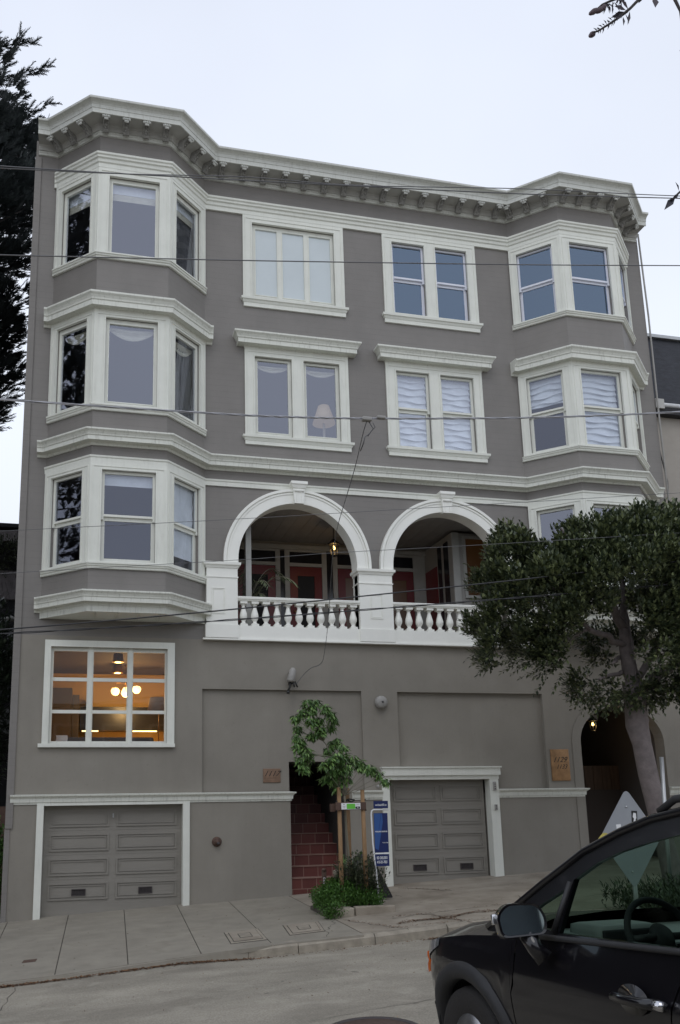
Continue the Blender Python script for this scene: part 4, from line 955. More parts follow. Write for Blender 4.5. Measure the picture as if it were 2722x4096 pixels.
for k in range(90):   # long shoots breaking the outline
    i = random.randrange(len(SIL)); a = Vector(SIL[i - 1]); b = Vector(SIL[i]); t = random.random(); p2 = a.lerp(b, t)
    p = Vector((p2.x, -3.85 + random.uniform(-.4, .3), p2.y)); o2 = Vector((p.x - 6.2, 0, p.z - 3.1)).normalized()
    d = (o2 * .6 + Vector((0, 0, .6 if p.z > 2.6 else -.1)) + rnd_dir() * .3).normalized()
    for q in range(3): spray(cm_, p + d * (.11 * q - .1), d, 8, .08, .038)
tm2 = cm_.build('crown', 'leaf_street', st_, recalc=False)

# --- tall cypress left of the building
cy = tag(empty('cypress_tree', (-8.2, 3.4, -2)), 'tall dark cypress with feathery sprays rising left of the building', 'tree')
tm = MB(); limb(tm, (-8.2, 3.4, -2.4), (-8.0, 3.4, 20.5), .45, .08, 10, .2, 12)
CYP = [(-13.5, 4.0), (-7.4, 4.2), (-6.6, 7.8), (-5.55, 9.4), (-5.2, 10.4), (-5.45, 11.3), (-5.0, 12.2), (-5.3, 13.0), (-5.0, 13.9), (-4.75, 15.2), (-4.95, 16.2), (-5.4, 17.2), (-5.55, 18.1), (-6.1, 18.6), (-6.6, 20.4), (-8, 22), (-9.6, 21), (-11.5, 18), (-13, 14), (-14, 10)]
fr = MB()
def frond(p, d, L_, w_=.16):
    "one flat feathery cypress spray"
    d = d.normalized(); s_ = d.cross(Vector((random.uniform(-.5, .5), random.uniform(-.5, .5), 1)))
    if s_.length < .01: s_ = d.orthogonal()
    s_.normalize(); n = 13
    fr.v += [tuple(p - s_ * .02), tuple(p + s_ * .02), tuple(p + d * L_)]; o = len(fr.v) - 3; fr.f.append((o, o + 1, o + 2))
    for k in range(n):
        t = (k + .3) / n; sg = 1 if k % 2 else -1; l = w_ * (1 - .72 * t) * random.uniform(.7, 1.25)
        q = p + d * L_ * t; e_ = q + (s_ * sg * .75 + d * 1.0).normalized() * l * 1.25 + Vector((0, 0, random.uniform(-.02, .03)))
        o = len(fr.v); fr.v += [tuple(q - d * .032), tuple(q + d * .032), tuple(e_)]; fr.f.append((o, o + 1, o + 2))
cnt = 0
while cnt < 820:
    x = random.uniform(-14, -4.3); z = random.uniform(4, 22)
    if x < -7 and random.random() < .45: continue
    if not inpoly(x, z, CYP): continue
    e_ = edge_d(x, z, CYP)
    if math.sin(x * 2.3 + z * .9) * math.sin(z * 1.9 - x * 1.1) > .48 and e_ > .15: continue
    cnt += 1
    y = 3.4 + random.uniform(-1, 1) * min(2.6, .5 + 1.3 * e_) if x > -6.6 else 1.2 + random.uniform(-3.6, 3.6)
    ax = Vector((-8.1, 3.4, z - abs(x + 8.1) * .35 - .6)); c = Vector((x, y, z)); out = (c - ax).normalized()
    if e_ < 1.3: limb(tm, ax.lerp(c, .45), c, .05, .012, 3, .12, 5)
    for k in range(44 if x > -6.8 else 26):
        v = rnd_dir(); p = c + Vector((v.x * .40, v.y * .42, v.z * .34))
        frond(p, out * .5 + Vector((.15, 0, .5)) + v * .7, random.uniform(.2, .42), .16)
for x, z, dx, dz in [(-5.6, 18.45, .75, .35), (-5.45, 17.2, .6, .35), (-5.35, 17.3, .8, .0), (-5.2, 16.2, .45, .55), (-5.05, 15.3, .35, .65), (-4.95, 15.1, .3, .8), (-5.7, 18.8, .3, .7), (-5.35, 11.0, .55, .15), (-5.3, 10.2, .4, .1), (-5.5, 9.3, .4, .05), (-5.5, 12.3, .6, .1), (-6.1, 19.3, .9, .25)]:
    d = Vector((dx, -.1, dz)).normalized()
    for k in range(16): frond(Vector((x, 3.2, z)) + d * (.07 * k) + rnd_dir() * .05, d + rnd_dir() * .45, .36, .12)
tm.build('trunk', 'barkdark', cy); fr.build('crown', 'leaf_cypress', cy, recalc=False)

# --- shrubs and ivy in the gap left of the building
def bush(name, label, cat, c, r, n, m, ll=.14, lw=.06, stem=True, group=None):
    t = tag(empty(name, (c[0], c[1], -2.3)), label, cat, group); fm = MB(); c = Vector(c)
    for k in range(n):
        v = rnd_dir(); p = c + Vector((v.x * r[0], v.y * r[1], v.z * r[2])) * random.uniform(.55, 1)
        spray(fm, p, (v + Vector((0, 0, .4))).normalized(), 7, ll, lw)
    fm.build('foliage', m, t, recalc=False)
    if stem: s_ = MB(); limb(s_, (c.x, c.y, -2.5), (c.x, c.y, c.z + r[2] * .4), .08, .03, 5, .08); s_.build('stem', 'barkdark', t)
    return t
bush('broadleaf_shrub', 'tall glossy dark shrub filling the gap beside the left wall', 'shrub', (-5.9, 5.5, 2.6), (1.1, 1.2, 2.6), 1500, 'leaf_dark', .17, .07)
bush('hedge_plant', 'green conifer hedge on the balcony of the shingled house', 'hedge', (-5.9, 9.2, 7.3), (1.2, .35, .5), 420, 'leaf_weed', .09, .04, stem=False)
bush('ivy', 'green and yellow ivy at the foot of the left wall', 'ivy', (-5.0, .75, -1.35), (.42, .6, 1.0), 900, 'leaf_ground', .07, .05, stem=False)
tag(MB().box(-8, -4.62, 2.2, 2.35, -2.6, -.2).build('garden_fence', 'brown'), 'dark garden fence behind the ivy left of the building', 'fence')

# --- overhead wires
def wire(name, pts, r_, label, m='wire', cat='cable', group='overhead cables across the street', strands=1):
    P = [Vector(p) for p in pts]; mb = MB()
    # smooth resample
    Q = []
    for i in range(len(P) - 1):
        for k in range(12): Q.append(P[i].lerp(P[i + 1], k / 12))
    Q.append(P[-1])
    for it in range(14): Q = [Q[0]] + [(Q[i - 1] + Q[i] * 2 + Q[i + 1]) / 4 for i in range(1, len(Q) - 1)] + [Q[-1]]
    if strands == 1: mb.tube(Q, r_, 6)
    else:
        for s_ in range(strands):
            pts2 = []
            for i in range(len(Q) * 3 - 2):
                q = Q[i // 3].lerp(Q[min(i // 3 + 1, len(Q) - 1)], (i % 3) / 3); a = i * .55 + s_ * 2 * math.pi / strands
                pts2.append(q + Vector((0, math.cos(a), math.sin(a))) * r_ * 1.05)
            mb.tube(pts2, r_ * .8, 5)
    o = mb.build(name, m); tag(o, label, cat, group); return o
wire('overhead_cable', [(-16, -9, 5.1), (-4.229, -9, 6.045), (-1.69, -9, 6.308), (1.56, -9, 6.667), (3.67, -9, 6.953), (16, -9, 8.6)], .006, 'highest grey cable, crossing just under the cornice', 'wire_grey')
wire('overhead_cable', [(-4.6, -9, 5.99), (-3.139, -9, 6.15), (-1.69, -9, 6.36), (-.6, -9, 6.425), (1.57, -9, 6.75), (3.67, -9, 6.975), (16, -9, 8.62)], .005, 'thin cable running together with the highest one under the cornice', 'wire_grey')
wire('overhead_cable', [(-16, -9, 3.75), (-4.184, -9, 5.069), (-1.7, -9, 5.354), (1.487, -9, 5.745), (3.55, -9, 6.02), (16, -9, 7.7)], .0058, 'single cable crossing the middle of the top floor windows', 'wire_grey')
wire('overhead_cable', [(-16, -9, 3.4), (-4.114, -9, 3.555), (-1.717, -9, 3.610), (-.583, -9, 3.681), (1.335, -9, 3.861), (3.31, -9, 4.106), (16, -9, 6.1)], .0065, 'twisted grey service cable with a clamp, crossing the third storey windows', 'wire_light', strands=3)
wire('overhead_cable', [(-16, -5, .9), (-4.371, -5, 2.133), (-1.294, -5, 2.519), (3.28, -5, 3.160), (5.2, -5, 3.45), (16, -5, 5.1)], .0105, 'upper of the two black cables passing the balustrade', 'wire')
wire('overhead_cable', [(-16, -5, 1.2), (-4.368, -5, 2.078), (-1.295, -5, 2.367), (3.26, -5, 2.875), (5.2, -5, 3.10), (16, -5, 4.5)], .0085, 'lower twisted black cable passing the balustrade', 'wire', strands=2)
wire('overhead_cable', [(-16, -5, 2.2), (-4.435, -5, 3.53), (-1.289, -5, 3.882), (1.54, -5, 4.229), (3.38, -5, 4.451), (16, -5, 6.0)], .004, 'hair-thin cable crossing the tops of the porch arches', 'wire_grey')
wire('overhead_cable', [(-16, -5, 1.6), (-4.407, -5, 2.928), (-.925, -5, 3.297), (.346, -5, 3.466), (2.724, -5, 3.707), (16, -5, 5.2)], .004, 'hair-thin cable crossing the lower bay sill and the porch', 'wire_grey')
DROP = [(-0.482, -8.924, 3.62), (-0.466, -8.796, 3.58), (-0.365, -8.288, 3.5), (-0.282, -7.744, 3.4), (-0.16, -6.89, 3.25), (-0.029, -6.203, 3.05), (0.506, -4.232, 2.8), (0.902, -2.713, 2.6), (1.272, -1.198, 2.45)]
dw = tag(empty('service_drop', (-.48, -9, 3.66)), 'twisted service wire dropping from the clamp to the weatherhead', 'cable')
o = wire('conductor', [(-.483, -9, 3.66)] + DROP + [(1.24, -1.0, 2.40), (1.16, -.75, 2.40), (1.07, -.5, 2.30), (.95, -.38, 2.13)], .0048, None, 'wire_grey', None, None, 2)
o.parent = dw; o.location = -dw.location
MB().bevbox(-.53, -.43, -9.03, -8.97, 3.665, 3.705, .01).build('clamp', 'greypaint', dw); MB().bevbox(-.37, -.28, -9.03, -8.98, 3.70, 3.73, .008).build('clamp', 'greypaint', dw)
MB().tube([(-.45, -8.99, 3.66), (-.40, -8.97, 3.60), (-.44, -8.95, 3.55), (-.49, -8.95, 3.51), (-.50, -8.93, 3.45), (-.49, -8.8, 3.42)], .006, 6).tube([(-.41, -8.99, 3.66), (-.38, -8.97, 3.62), (-.42, -8.95, 3.58), (-.45, -8.93, 3.53)], .005, 6).build('tail', 'wire_grey', dw)
wh = tag(empty('weatherhead', (.93, -.2, 2.0)), 'grey electric weatherhead above the left sunk wall field', 'electrical fitting')
MB().lathe([(.0, .17), (.05, .155), (.085, .10), (.095, 0), (.10, -.10), (.085, -.13), (.0, -.135)], (.905, -.17, 2.32), 18, Matrix.Translation((.905, -.17, 2.32)) @ Matrix.Rotation(R(12), 4, 'Y') @ Matrix.Scale(.8, 4, (1, 0, 0)) @ Matrix.Translation((-.905, .17, -2.32))).build('hood', 'greypaint', wh)
MB().tube([(.88, -.17, 2.2), (.86, -.16, 2.08), (.82, -.15, 2.0)], .02, 8).tube([(.93, -.18, 2.2), (.95, -.2, 2.08)], .018, 8).tube([(.97, -.17, 2.2), (1.02, -.18, 2.08)], .016, 8).box(.87, .94, -.10, .0, 2.15, 2.4).lathe([(.03, -.03), (.035, .03)], (.83, -.15, 1.98), 8).build('insulator', 'blackiron', wh)

# ================================================================== small things on the wall
bell = tag(empty('alarm_bell', (2.84, 0, 1.81)), 'round grey alarm bell on the wall between the two sunk fields', 'bell')
MB().lathe([(.0, .150), (.03, .150), (.10, .14), (.125, .11), (.135, .06), (.135, .04), (.06, .03), (.05, -.001)], (2.84, 0, 1.81), 32, axis='y').build('gong', 'greypaint', bell)
MB().lathe([(0, .165), (.02, .162), (.022, .149)], (2.84, 0, 1.81), 10, axis='y').build('bolt', 'blackiron', bell)
vc = tag(empty('wall_valve', (-.615, 0, -.93)), 'round dark fire connection cap low on the wall right of the left garage', 'valve')
MB().lathe([(.095, 0), (.095, .02), (.075, .03), (.07, .06), (.03, .07), (.03, .09), (0, .095)], (-.615, 0, -.93), 24, axis='y').build('cap', 'rust', vc)
MB().lathe([(.028, .09), (.03, .13), (.0, .14)], (-.60, 0, -.955), 10, axis='y').build('chain_stub', 'iron', vc)
p1 = tag(empty('house_number_plaque', (.51, .07, .33)), 'small copper plaque reading 1117 left of the tiled stairs', 'plaque')
MB().bevbox(.335, .69, .055, .076, .19, .465, .006).build('plate', 'copper', p1)
text('lettering', '1117', facing((.50, .0545, .36)), .155, 'ink', p1, shear=.5, sx=1.05)
MB().box(.36, .60, .0535, .056, .276, .279).build('rule', 'ink', p1)
p2 = tag(empty('house_number_plaque', (6.89, 0, .5)), 'tall brass plaque reading 1129 beside the arched passage', 'plaque')
MB().bevbox(6.675, 7.11, -.022, .001, .165, .835, .006).build('plate', 'brass', p2)
text('lettering', '1129', facing((6.87, -.0235, .61)), .165, 'ink', p2, shear=.5)
text('lettering', '1133', facing((6.91, -.0235, .46)), .13, 'ink', p2, shear=.4)
for i, (x0, x1, z0, z1, lab) in enumerate([(5.255, 5.315, -.02, .16, 'taller tan intercom box on the right garage post'), (5.26, 5.315, -.43, -.31, 'lower grey keypad box on the right garage post'), (2.69, 2.74, .06, .12, 'small grey door buzzer left of the right garage')]):
    if i < 2:
        b_ = tag(empty('keypad_box', (x0, -.05, z0)), lab, 'box'); MB().bevbox(x0, x1, -.09, -.05, z0, z1, .006).build('housing', 'greypaint', b_)
        for k in range(3): MB().box(x0 + .018, x1 - .018, -.094, -.089, z0 + .03 + k * (z1 - z0) * .25, z0 + .045 + k * (z1 - z0) * .25).build('button', 'blackiron', b_)
    else: tag(MB().lathe([(.03, 0), (.034, .03), (.02, .05), (0, .055)], ((x0 + x1) / 2, 0, (z0 + z1) / 2), 14, axis='y').build('door_buzzer', 'greypaint'), lab, 'buzzer')
def lantern(loc, sc_, label, rod, hang=True):
    t = tag(empty('lantern', loc), label, 'lantern'); x, y, z = loc; s_ = sc_
    f = MB().lathe([(.02 * s_, .22 * s_), (.05 * s_, .19 * s_), (.13 * s_, .11 * s_), (.155 * s_, .10 * s_), (.155 * s_, .085 * s_), (.12 * s_, .08 * s_)], loc, 6)
    f.lathe([(.07 * s_, -.20 * s_), (.075 * s_, -.17 * s_), (.06 * s_, -.165 * s_)], loc, 6)
    for k in range(6):
        a = k * math.pi / 3; f.tube([(x + .11 * s_ * math.cos(a), y + .11 * s_ * math.sin(a), z + .09 * s_), (x + .07 * s_ * math.cos(a), y + .07 * s_ * math.sin(a), z - .18 * s_)], .008 * s_, 5)
    if rod: f.tube([(x, y, z + .2 * s_), (x, y, rod)], .012, 6).lathe([(.05, 0), (.045, .03)], (x, y, rod - .03), 10)
    f.build('frame', 'blackiron', t)
    MB().lathe([(.0, -.05 * s_), (.025 * s_, -.03 * s_), (.03 * s_, 0), (.015 * s_, .05 * s_)], loc, 10).build('bulb', 'lamp', t)
    return t
lantern((2.31, 1.2, 5.50), 1.0, 'black hanging lantern glowing in the left porch arch', 6.07); lamp_light('porch_lamp', (2.31, 1.2, 5.40), 4, r=.08)
lantern((8.37, .9, 1.47), .85, 'small glowing lantern in the arched side passage', 2.2); lamp_light('passage_lamp', (8.37, .8, 1.40), 2.5, r=.06)
# --- palm on the porch
pp = tag(empty('potted_palm', (.15, 1.0, 3.3)), 'potted palm with arching fronds at the left of the porch', 'plant')
MB().lathe([(.14, 0), (.18, .3), (.19, .32), (.16, .32)], (.15, 1.0, 3.3), 16).build('pot', 'brown', pp)
pf = MB(); ps = MB()
for ax, ay, rise, ln in [(1.0, -.5, 1.15, 1.2), (.75, .1, 1.45, 1.0), (-.4, -.5, 1.2, .8), (.3, -.6, 1.0, .9), (-.2, .3, 1.35, .6), (.5, -.7, .75, .7), (-.6, .0, .85, .6), (.1, .4, 1.5, .6)]:
    d = Vector((ax, ay, 0)).normalized(); pts = []
    for k in range(15):
        t = k / 14; pts.append(Vector((.15, 1.0, 3.6)) + d * ln * t ** 1.15 + Vector((0, 0, rise * math.sin(t * 2.0) * 1.0 - .25 * t * t)))
    ps.tube(pts, .007, 5)
    for k in range(4, 15):
        dd = (pts[k] - pts[k - 1]).normalized(); sd = dd.cross(Vector((0, 0, 1))).normalized()
        for sg in (-1, 1):
            for h in (0, .5):
                q = pts[k - 1].lerp(pts[k], h); leaf(pf, q, (dd * .8 + sd * sg * .8 + Vector((0, 0, -.15 - .4 * random.random()))).normalized(), Vector((0, 0, 1)), .34 * (1 - .4 * k / 15), .022, .003)
pf.build('frond', 'leaf_palm', pp, recalc=False); ps.build('stalk', 'stem', pp)

# unseen house and tree left of the frame, added as dark reflections for the car
ln = tag(empty('unseen_left_house', (-28, 4, -2)), 'unseen dark brown house added left of the shingled one for reflections', 'house')
MB().plate(rect(-42, -18.6, -4, 9.5), [rect(-40 + 4 * k, -38.2 + 4 * k, z, z + 1.9) for k in range(5) for z in (.5, 4, 7)], .2, .5).box(-42, -18.6, .5, 12, -4, 9.4).build('wall', mat('dark_brown_paint', (.045, .038, .034), .8, vary=.1), ln)
MB().box(-42.3, -18.4, -.1, 12, 9.5, 9.8).build('roof', 'dark', ln)
bush('garden_tree', 'unseen dark street tree left of the frame on the near pavement of the building', 'tree', (-14.5, -3.6, 2.3), (3.4, 1.6, 2.6), 1700, 'leaf_dark', .3, .13)
# ================================================================== added houses and trees across the street, unseen behind the camera (they shade the street and show in reflections)
for i, (x0, x1, h, col_, lab) in enumerate([(-34, -20, 4.2, (.22, .21, .2), 'unseen grey house across the street, farthest left behind the viewer'), (-19.8, -8, 5.0, (.30, .26, .22), 'unseen tan house across the street, left behind the viewer'), (-7.8, 3, 4.4, (.14, .15, .16), 'unseen dark slate house directly behind the viewer'), (3.2, 14, 5.2, (.34, .32, .28), 'unseen cream house across the street, right behind the viewer'), (14.2, 30, 4.4, (.2, .18, .16), 'unseen brown house across the street, farthest right behind the viewer')]):
    t = tag(empty('unseen_opposite_house', ((x0 + x1) / 2, -30, -1)), lab, 'house', 'unseen houses across the street')
    w_ = [rect(x0 + 1.2 + k * (x1 - x0 - 1.6) / 4, x0 + 2.6 + k * (x1 - x0 - 1.6) / 4, z, z + 1.5) for k in range(4) for z in (-.6, 2.1)]
    MB().plate(rect(x0, x1, -2.5, h), w_, -26.3, -26.0).box(x0, x1, -38, -26.3, -2.5, h - .01).build('wall', mat('opposite_paint', col_, .85, vary=.08), t)
    MB().box(x0 - .2, x1 + .1, -38, -25.7, h, h + .25).build('roof', 'trim', t)
    for q in w_: MB().ring(q[0][0] - .1, q[1][0] + .1, q[0][1] - .1, q[2][1] + .1, .12, -26.0, -25.94).build('window', 'trim', t)
bush('garden_tree', 'unseen dark round tree on the far pavement behind the viewer', 'tree', (-12.5, -22.3, 1.6), (2.4, 1.5, 2.2), 1500, 'leaf_dark', .3, .13)
bush('garden_tree', 'unseen dark spreading tree behind the viewer to the right', 'tree', (7.5, -22.3, 1.8), (2.6, 1.4, 2.1), 1500, 'leaf_dark', .3, .13)
# ================================================================== planted tree pit
def bx(name, m, T=None, **k): return MB().bevbox(*k['b'], k.get('c', .01), T).build(name, m)
y0 = -2.9
tag(MB().bevbox(.80, 1.175, -3.0, -2.78, -2.08, -1.885, .025, Matrix.Rotation(R(.4), 4, 'Y')).build('kerb_stone', 'kerb'), 'short broken concrete block at the left front of the tree pit', 'block')
tag(MB().bevbox(1.195, 1.88, -2.96, -2.82, -2.08, -1.885, .02).build('kerb_stone', 'old_concrete'), 'long low concrete edging at the right front of the tree pit', 'block')
tag(MB().bevbox(.72, 1.95, -2.80, -1.85, -2.15, -1.955, .05).build('tree_pit_soil', 'joint'), kind='structure')
gc = MB()
def gz(x, y): return -1.97 + .30 * math.exp(-((x - 1.05) / .36) ** 2 - ((y + 2.45) / .42) ** 2) + .12 * math.exp(-((x - 1.55) / .3) ** 2 - ((y + 2.5) / .3) ** 2)
for k in range(3000):
    x = random.uniform(.66, 1.95); y = random.uniform(-2.98 if x < .85 or random.random() < .3 else -2.86, -1.9)
    if ((x - 1.22) / .56) ** 2 + ((y + 2.42) / .6) ** 2 > 1.05 or (x > .86 and y < -2.80): continue
    z = gz(x, y) * 1 - random.uniform(0, .12) + .03
    spray(gc, Vector((x, y, max(z, -2.0))), (rnd_dir() * .6 + Vector((0, -.25, 1))).normalized(), 5, .045, .03)
for k in range(160):
    x = random.uniform(.68, .95); spray(gc, Vector((x, -2.9 - random.uniform(0, .12), zs(x, -3) + random.uniform(0, .12))), (rnd_dir() * .6 + Vector((-.2, -.4, .6))).normalized(), 5, .04, .026)
tag(gc.build('ground_cover', 'leaf_ground', recalc=False), kind='stuff')
def weed(x, y, h, n, label, m='leaf_weed', ll=.07, lw=.035):
    t = tag(empty('weed', (x, y, -1.95)), label, 'plant', 'weeds around the planted tree'); f = MB(); s_ = MB()
    for k in range(n):
        a = random.uniform(0, 6.28); r_ = random.uniform(.02, .16); top = Vector((x + r_ * math.cos(a), y + r_ * math.sin(a) * .8, -1.95 + h * random.uniform(.6, 1))); b = Vector((x + r_ * .3 * math.cos(a), y, -1.97))
        s_.tube([b, b.lerp(top, .5) + Vector((.01, 0, 0)), top], .004, 4)
        for q in range(5): spray(f, b.lerp(top, .35 + .6 * q / 4), (Vector((math.cos(a), math.sin(a), .8))).normalized(), 6, ll, lw)
    f.build('foliage', m, t, recalc=False); s_.build('stem', 'stem', t)
weed(1.46, -2.58, .80, 40, 'bushy dark green weed at the foot of the right stake'); weed(1.24, -2.5, .66, 22, 'reddish green weed between the left and middle stakes', 'leaf_weed'); weed(1.62, -2.5, .55, 14, 'low brownish weed left of the property sign post'); weed(1.38, -2.2, .85, 10, 'tall upright weed beside the trunk of the young tree', 'leaf_young', .10, .035)
# stakes
def stake(x, y, top, tilt, label):
    o = MB().tube([(x + tilt, y, -2.1), (x + tilt * .5, y, -1.0), (x, y, top)], [.040, .038, .036], 12).build('tree_stake', 'wood'); tag(o, label, 'stake', 'wooden stakes around the young tree')
stake(1.085, -2.58, .035, .0, 'left wooden stake of the young tree, in front of the stair'); stake(1.36, -2.2, .03, .0, 'middle wooden stake of the young tree, behind its trunk'); stake(1.50, -2.6, -.01, .01, 'right wooden stake of the young tree, nearest the property sign')
tb = tag(empty('tree_tie', (1.28, -2.65, -.28)), 'brown cross board with rubber ties joining the stakes', 'brace')
MB().bevbox(1.00, 1.54, -2.66, -2.62, -.345, -.215, .005).build('board', 'brown', tb)
MB().bevbox(.955, 1.03, -2.54, -2.44, -.37, -.235, .005).build('board', 'rust', tb)
MB().tube([(1.02, -2.6, -.20), (1.10, -2.55, -.18), (1.22, -2.5, -.21), (1.28, -2.45, -.19)], .012, 6).tube([(1.53, -2.6, -.20), (1.56, -2.56, -.17), (1.55, -2.5, -.22), (1.57, -2.55, -.36)], .012, 6).tube([(1.27, -2.4, -.18), (1.34, -2.36, -.16), (1.42, -2.4, -.18), (1.36, -2.45, -.21), (1.27, -2.4, -.18)], .014, 6).build('tie', 'blackiron', tb)
tl_ = tag(empty('tree_label', (1.26, -2.665, -.28)), 'white and green label on the cross board of the stakes', 'sign')
MB().box(1.095, 1.435, -2.668, -2.6601, -.333, -.228).build('plate', 'white', tl_)
MB().box(1.19, 1.34, -2.671, -2.668, -.325, -.240).build('green_field', 'green', tl_)
MB().box(1.345, 1.425, -2.671, -2.668, -.326, -.288).build('logo', 'blackiron', tl_); MB().lathe([(.013, 0), (.010, .004), (0, .004)], (1.385, -2.6705, -.307), 12, axis='y').build('logo_mark', 'greymetal', tl_)
MB().lathe([(.012, 0), (.010, .003), (0, .003)], (1.143, -2.668, -.25), 10, axis='y').box(1.12, 1.165, -2.6705, -2.668, -.283, -.279).box(1.115, 1.17, -2.6705, -2.668, -.293, -.290).box(1.139, 1.147, -2.6705, -2.668, -.315, -.30).box(1.355, 1.415, -2.6705, -2.668, -.253, -.250).box(1.36, 1.41, -2.6705, -2.668, -.263, -.260).build('print_mark', 'greypaint', tl_)
# young tree
yt = tag(empty('young_tree', (1.27, -2.45, -2.0)), 'slender young tree with drooping bright green leaves tied between stakes', 'tree')
tm = MB(); tm.tube([(1.30, -2.40, -2.05), (1.29, -2.42, -1.3), (1.24, -2.45, -.7), (1.21, -2.5, -.25), (1.19, -2.55, -.1)], [.024, .020, .018, .018, .018], 9)
YC = [((.535, 1.40), .15), ((.68, 1.42), .13), ((.42, 1.24), .13), ((.30, 1.15), .09), ((.83, 1.33), .12), ((.93, 1.22), .12), ((1.02, 1.16), .11), ((1.03, 1.02), .10), ((.60, 1.28), .14), ((.56, 1.08), .13), ((.43, 1.0), .11), ((.72, 1.12), .12), ((.74, .93), .13), ((.62, .88), .12), ((.36, .82), .13), ((.47, .72), .13), ((.34, .66), .12),
      ((.47, .58), .15), ((.56, .50), .12), ((.38, .44), .12), ((.50, .36), .14), ((.42, .30), .12), ((.80, .97), .08), ((1.12, .78), .12), ((1.02, .72), .12), ((.93, .62), .11), ((1.17, .66), .10), ((1.0, .50), .14), ((1.12, .46), .13), ((.90, .42), .11), ((1.25, .50), .13), ((1.36, .46), .12), ((1.10, .28), .14), ((.95, .26), .11), ((1.22, .30), .13), ((1.0, .14), .13), ((.87, .13), .11),
      ((1.15, .10), .12), ((1.08, -.03), .10), ((1.50, .40), .11), ((1.60, .30), .13), ((1.70, .26), .12), ((1.80, .18), .11), ((1.86, .08), .08), ((1.24, .12), .10), ((.78, .36), .09), ((1.45, .33), .1)]
ym = MB(); base = Vector((1.19, -2.55, -.1)); forks = [Vector((1.0, -2.6, .55)), Vector((.82, -2.62, .82)), Vector((1.35, -2.6, .42)), Vector((.66, -2.6, .58))]
limb(tm, base, forks[0], .022, .015, 4, .03, 7); limb(tm, forks[0], forks[1], .015, .01, 4, .03, 6); limb(tm, base, forks[2], .018, .012, 4, .03, 6); limb(tm, forks[0], forks[3], .012, .008, 4, .02, 6)
for (x, z), r_ in YC:
    c = Vector((x * 1.0, -2.62 + random.uniform(-.18, .22), z)); f_ = min(forks + [base], key=lambda q: (q - c).length + (0 if q.z < c.z else .4)); limb(tm, f_, c + Vector((0, 0, .05)), .007, .003, 4, .03, 5)
    for k in range(int(34 + 330 * r_)):
        a = random.uniform(0, 6.28); out = Vector((math.cos(a), math.sin(a), 0)); p = c + Vector((0, 0, .05)) + out * random.uniform(0, r_ * .55) + Vector((0, 0, random.uniform(-.5, .6) * r_))
        d = (out * random.uniform(.3, .9) + Vector((0, 0, random.uniform(-1.25, -.05)))).normalized()
        leaf(ym, p, d, Vector((random.uniform(-.3, .3), random.uniform(-.3, .3), 1)), random.uniform(.075, .14), random.uniform(.028, .046), .007)
tm.build('trunk', 'stem', yt); ym.build('crown', 'leaf_young', yt, recalc=False)
# short posts
tag(MB().lathe([(.045, 0), (.045, .58), (.055, .59), (.055, .63), (.045, .65), (.0, .66)], (1.08, -2.3, -2.0), 16).build('pipe_stub', mat('pale_pipe', (.30, .26, .20), .7, vary=.2)), 'short pale vent pipe standing in the tree pit', 'pipe')
bo = tag(empty('scooter_post', (.95, -2.0, -2.0)), 'narrow dark brown post with white marks left of the tree pit', 'post')
MB().bevbox(.91, .99, -2.02, -1.98, -2.05, -1.37, .012).lathe([(.04, -.01), (.038, .02), (.02, .035), (0, .04)], (.95, -2.0, -1.37), 12).build('body', 'rust', bo)
for k in range(6): MB().ring(.93, .965, -1.52 - k * .045, -1.49 - k * .045, .006, -2.024, -2.0195).build('mark', 'white', bo)
# property sign
ps_ = tag(empty('property_sign', (1.66, -2.6, -2.0)), 'hanging navy blue property sign on a bent white post before the right garage', 'sign')
MB().tube([(1.73, -2.6, -2.0), (1.70, -2.6, -1.4), (1.655, -2.6, -.9), (1.645, -2.6, -.42), (1.655, -2.6, -.365), (1.69, -2.6, -.347), (1.96, -2.6, -.347)], .014, 10).build('post', 'white', ps_)
MB().box(1.69, 1.95, -2.615, -2.605, -.325, -.20).build('top_panel', 'navy', ps_)
a = MB().box(1.685, 1.935, -2.612, -2.604, -1.06, -.405); mp_ = a.build('main_panel', 'navy', ps_)
MB().plate([(1.69, -.41), (1.835, -.41), (1.845, -.55), (1.75, -1.02), (1.69, -.99)], [], -2.6145, -2.6121).build('blue_field', 'blue', mp_)
MB().plate([(1.815, -.41), (1.819, -.41), (1.772, -.68), (1.768, -.68)], [], -2.616, -2.6146).build('field_line', 'navy', mp_)
MB().box(1.68, 1.94, -2.612, -2.604, -1.086, -1.064).build('mount_bar', 'white', ps_)
bp_ = MB().box(1.68, 1.935, -2.612, -2.604, -1.285, -1.09).build('bottom_panel', 'navy', ps_)
text('lettering', 'www.RussianHillSF.com', facing((1.82, -2.6155, -.268)), .05, 'white', ps_, sx=.43, bold=.0006)
text('lettering', 'VANGUARD PROPERTIES', facing((1.81, -2.6165, -.715)), .03, 'white', ps_, sx=.66, bold=.0004)
text('lettering', '415.321.7000', facing((1.875, -2.6165, -.90)), .024, 'white', ps_, sx=.8)
text('lettering', 'ED DELESKI', facing((1.808, -2.6125, -1.15)), .06, 'white', ps_, sx=.62, bold=.0014)
text('lettering', '415-321-7026', facing((1.808, -2.6125, -1.22)), .06, 'white', ps_, sx=.56, bold=.0014)
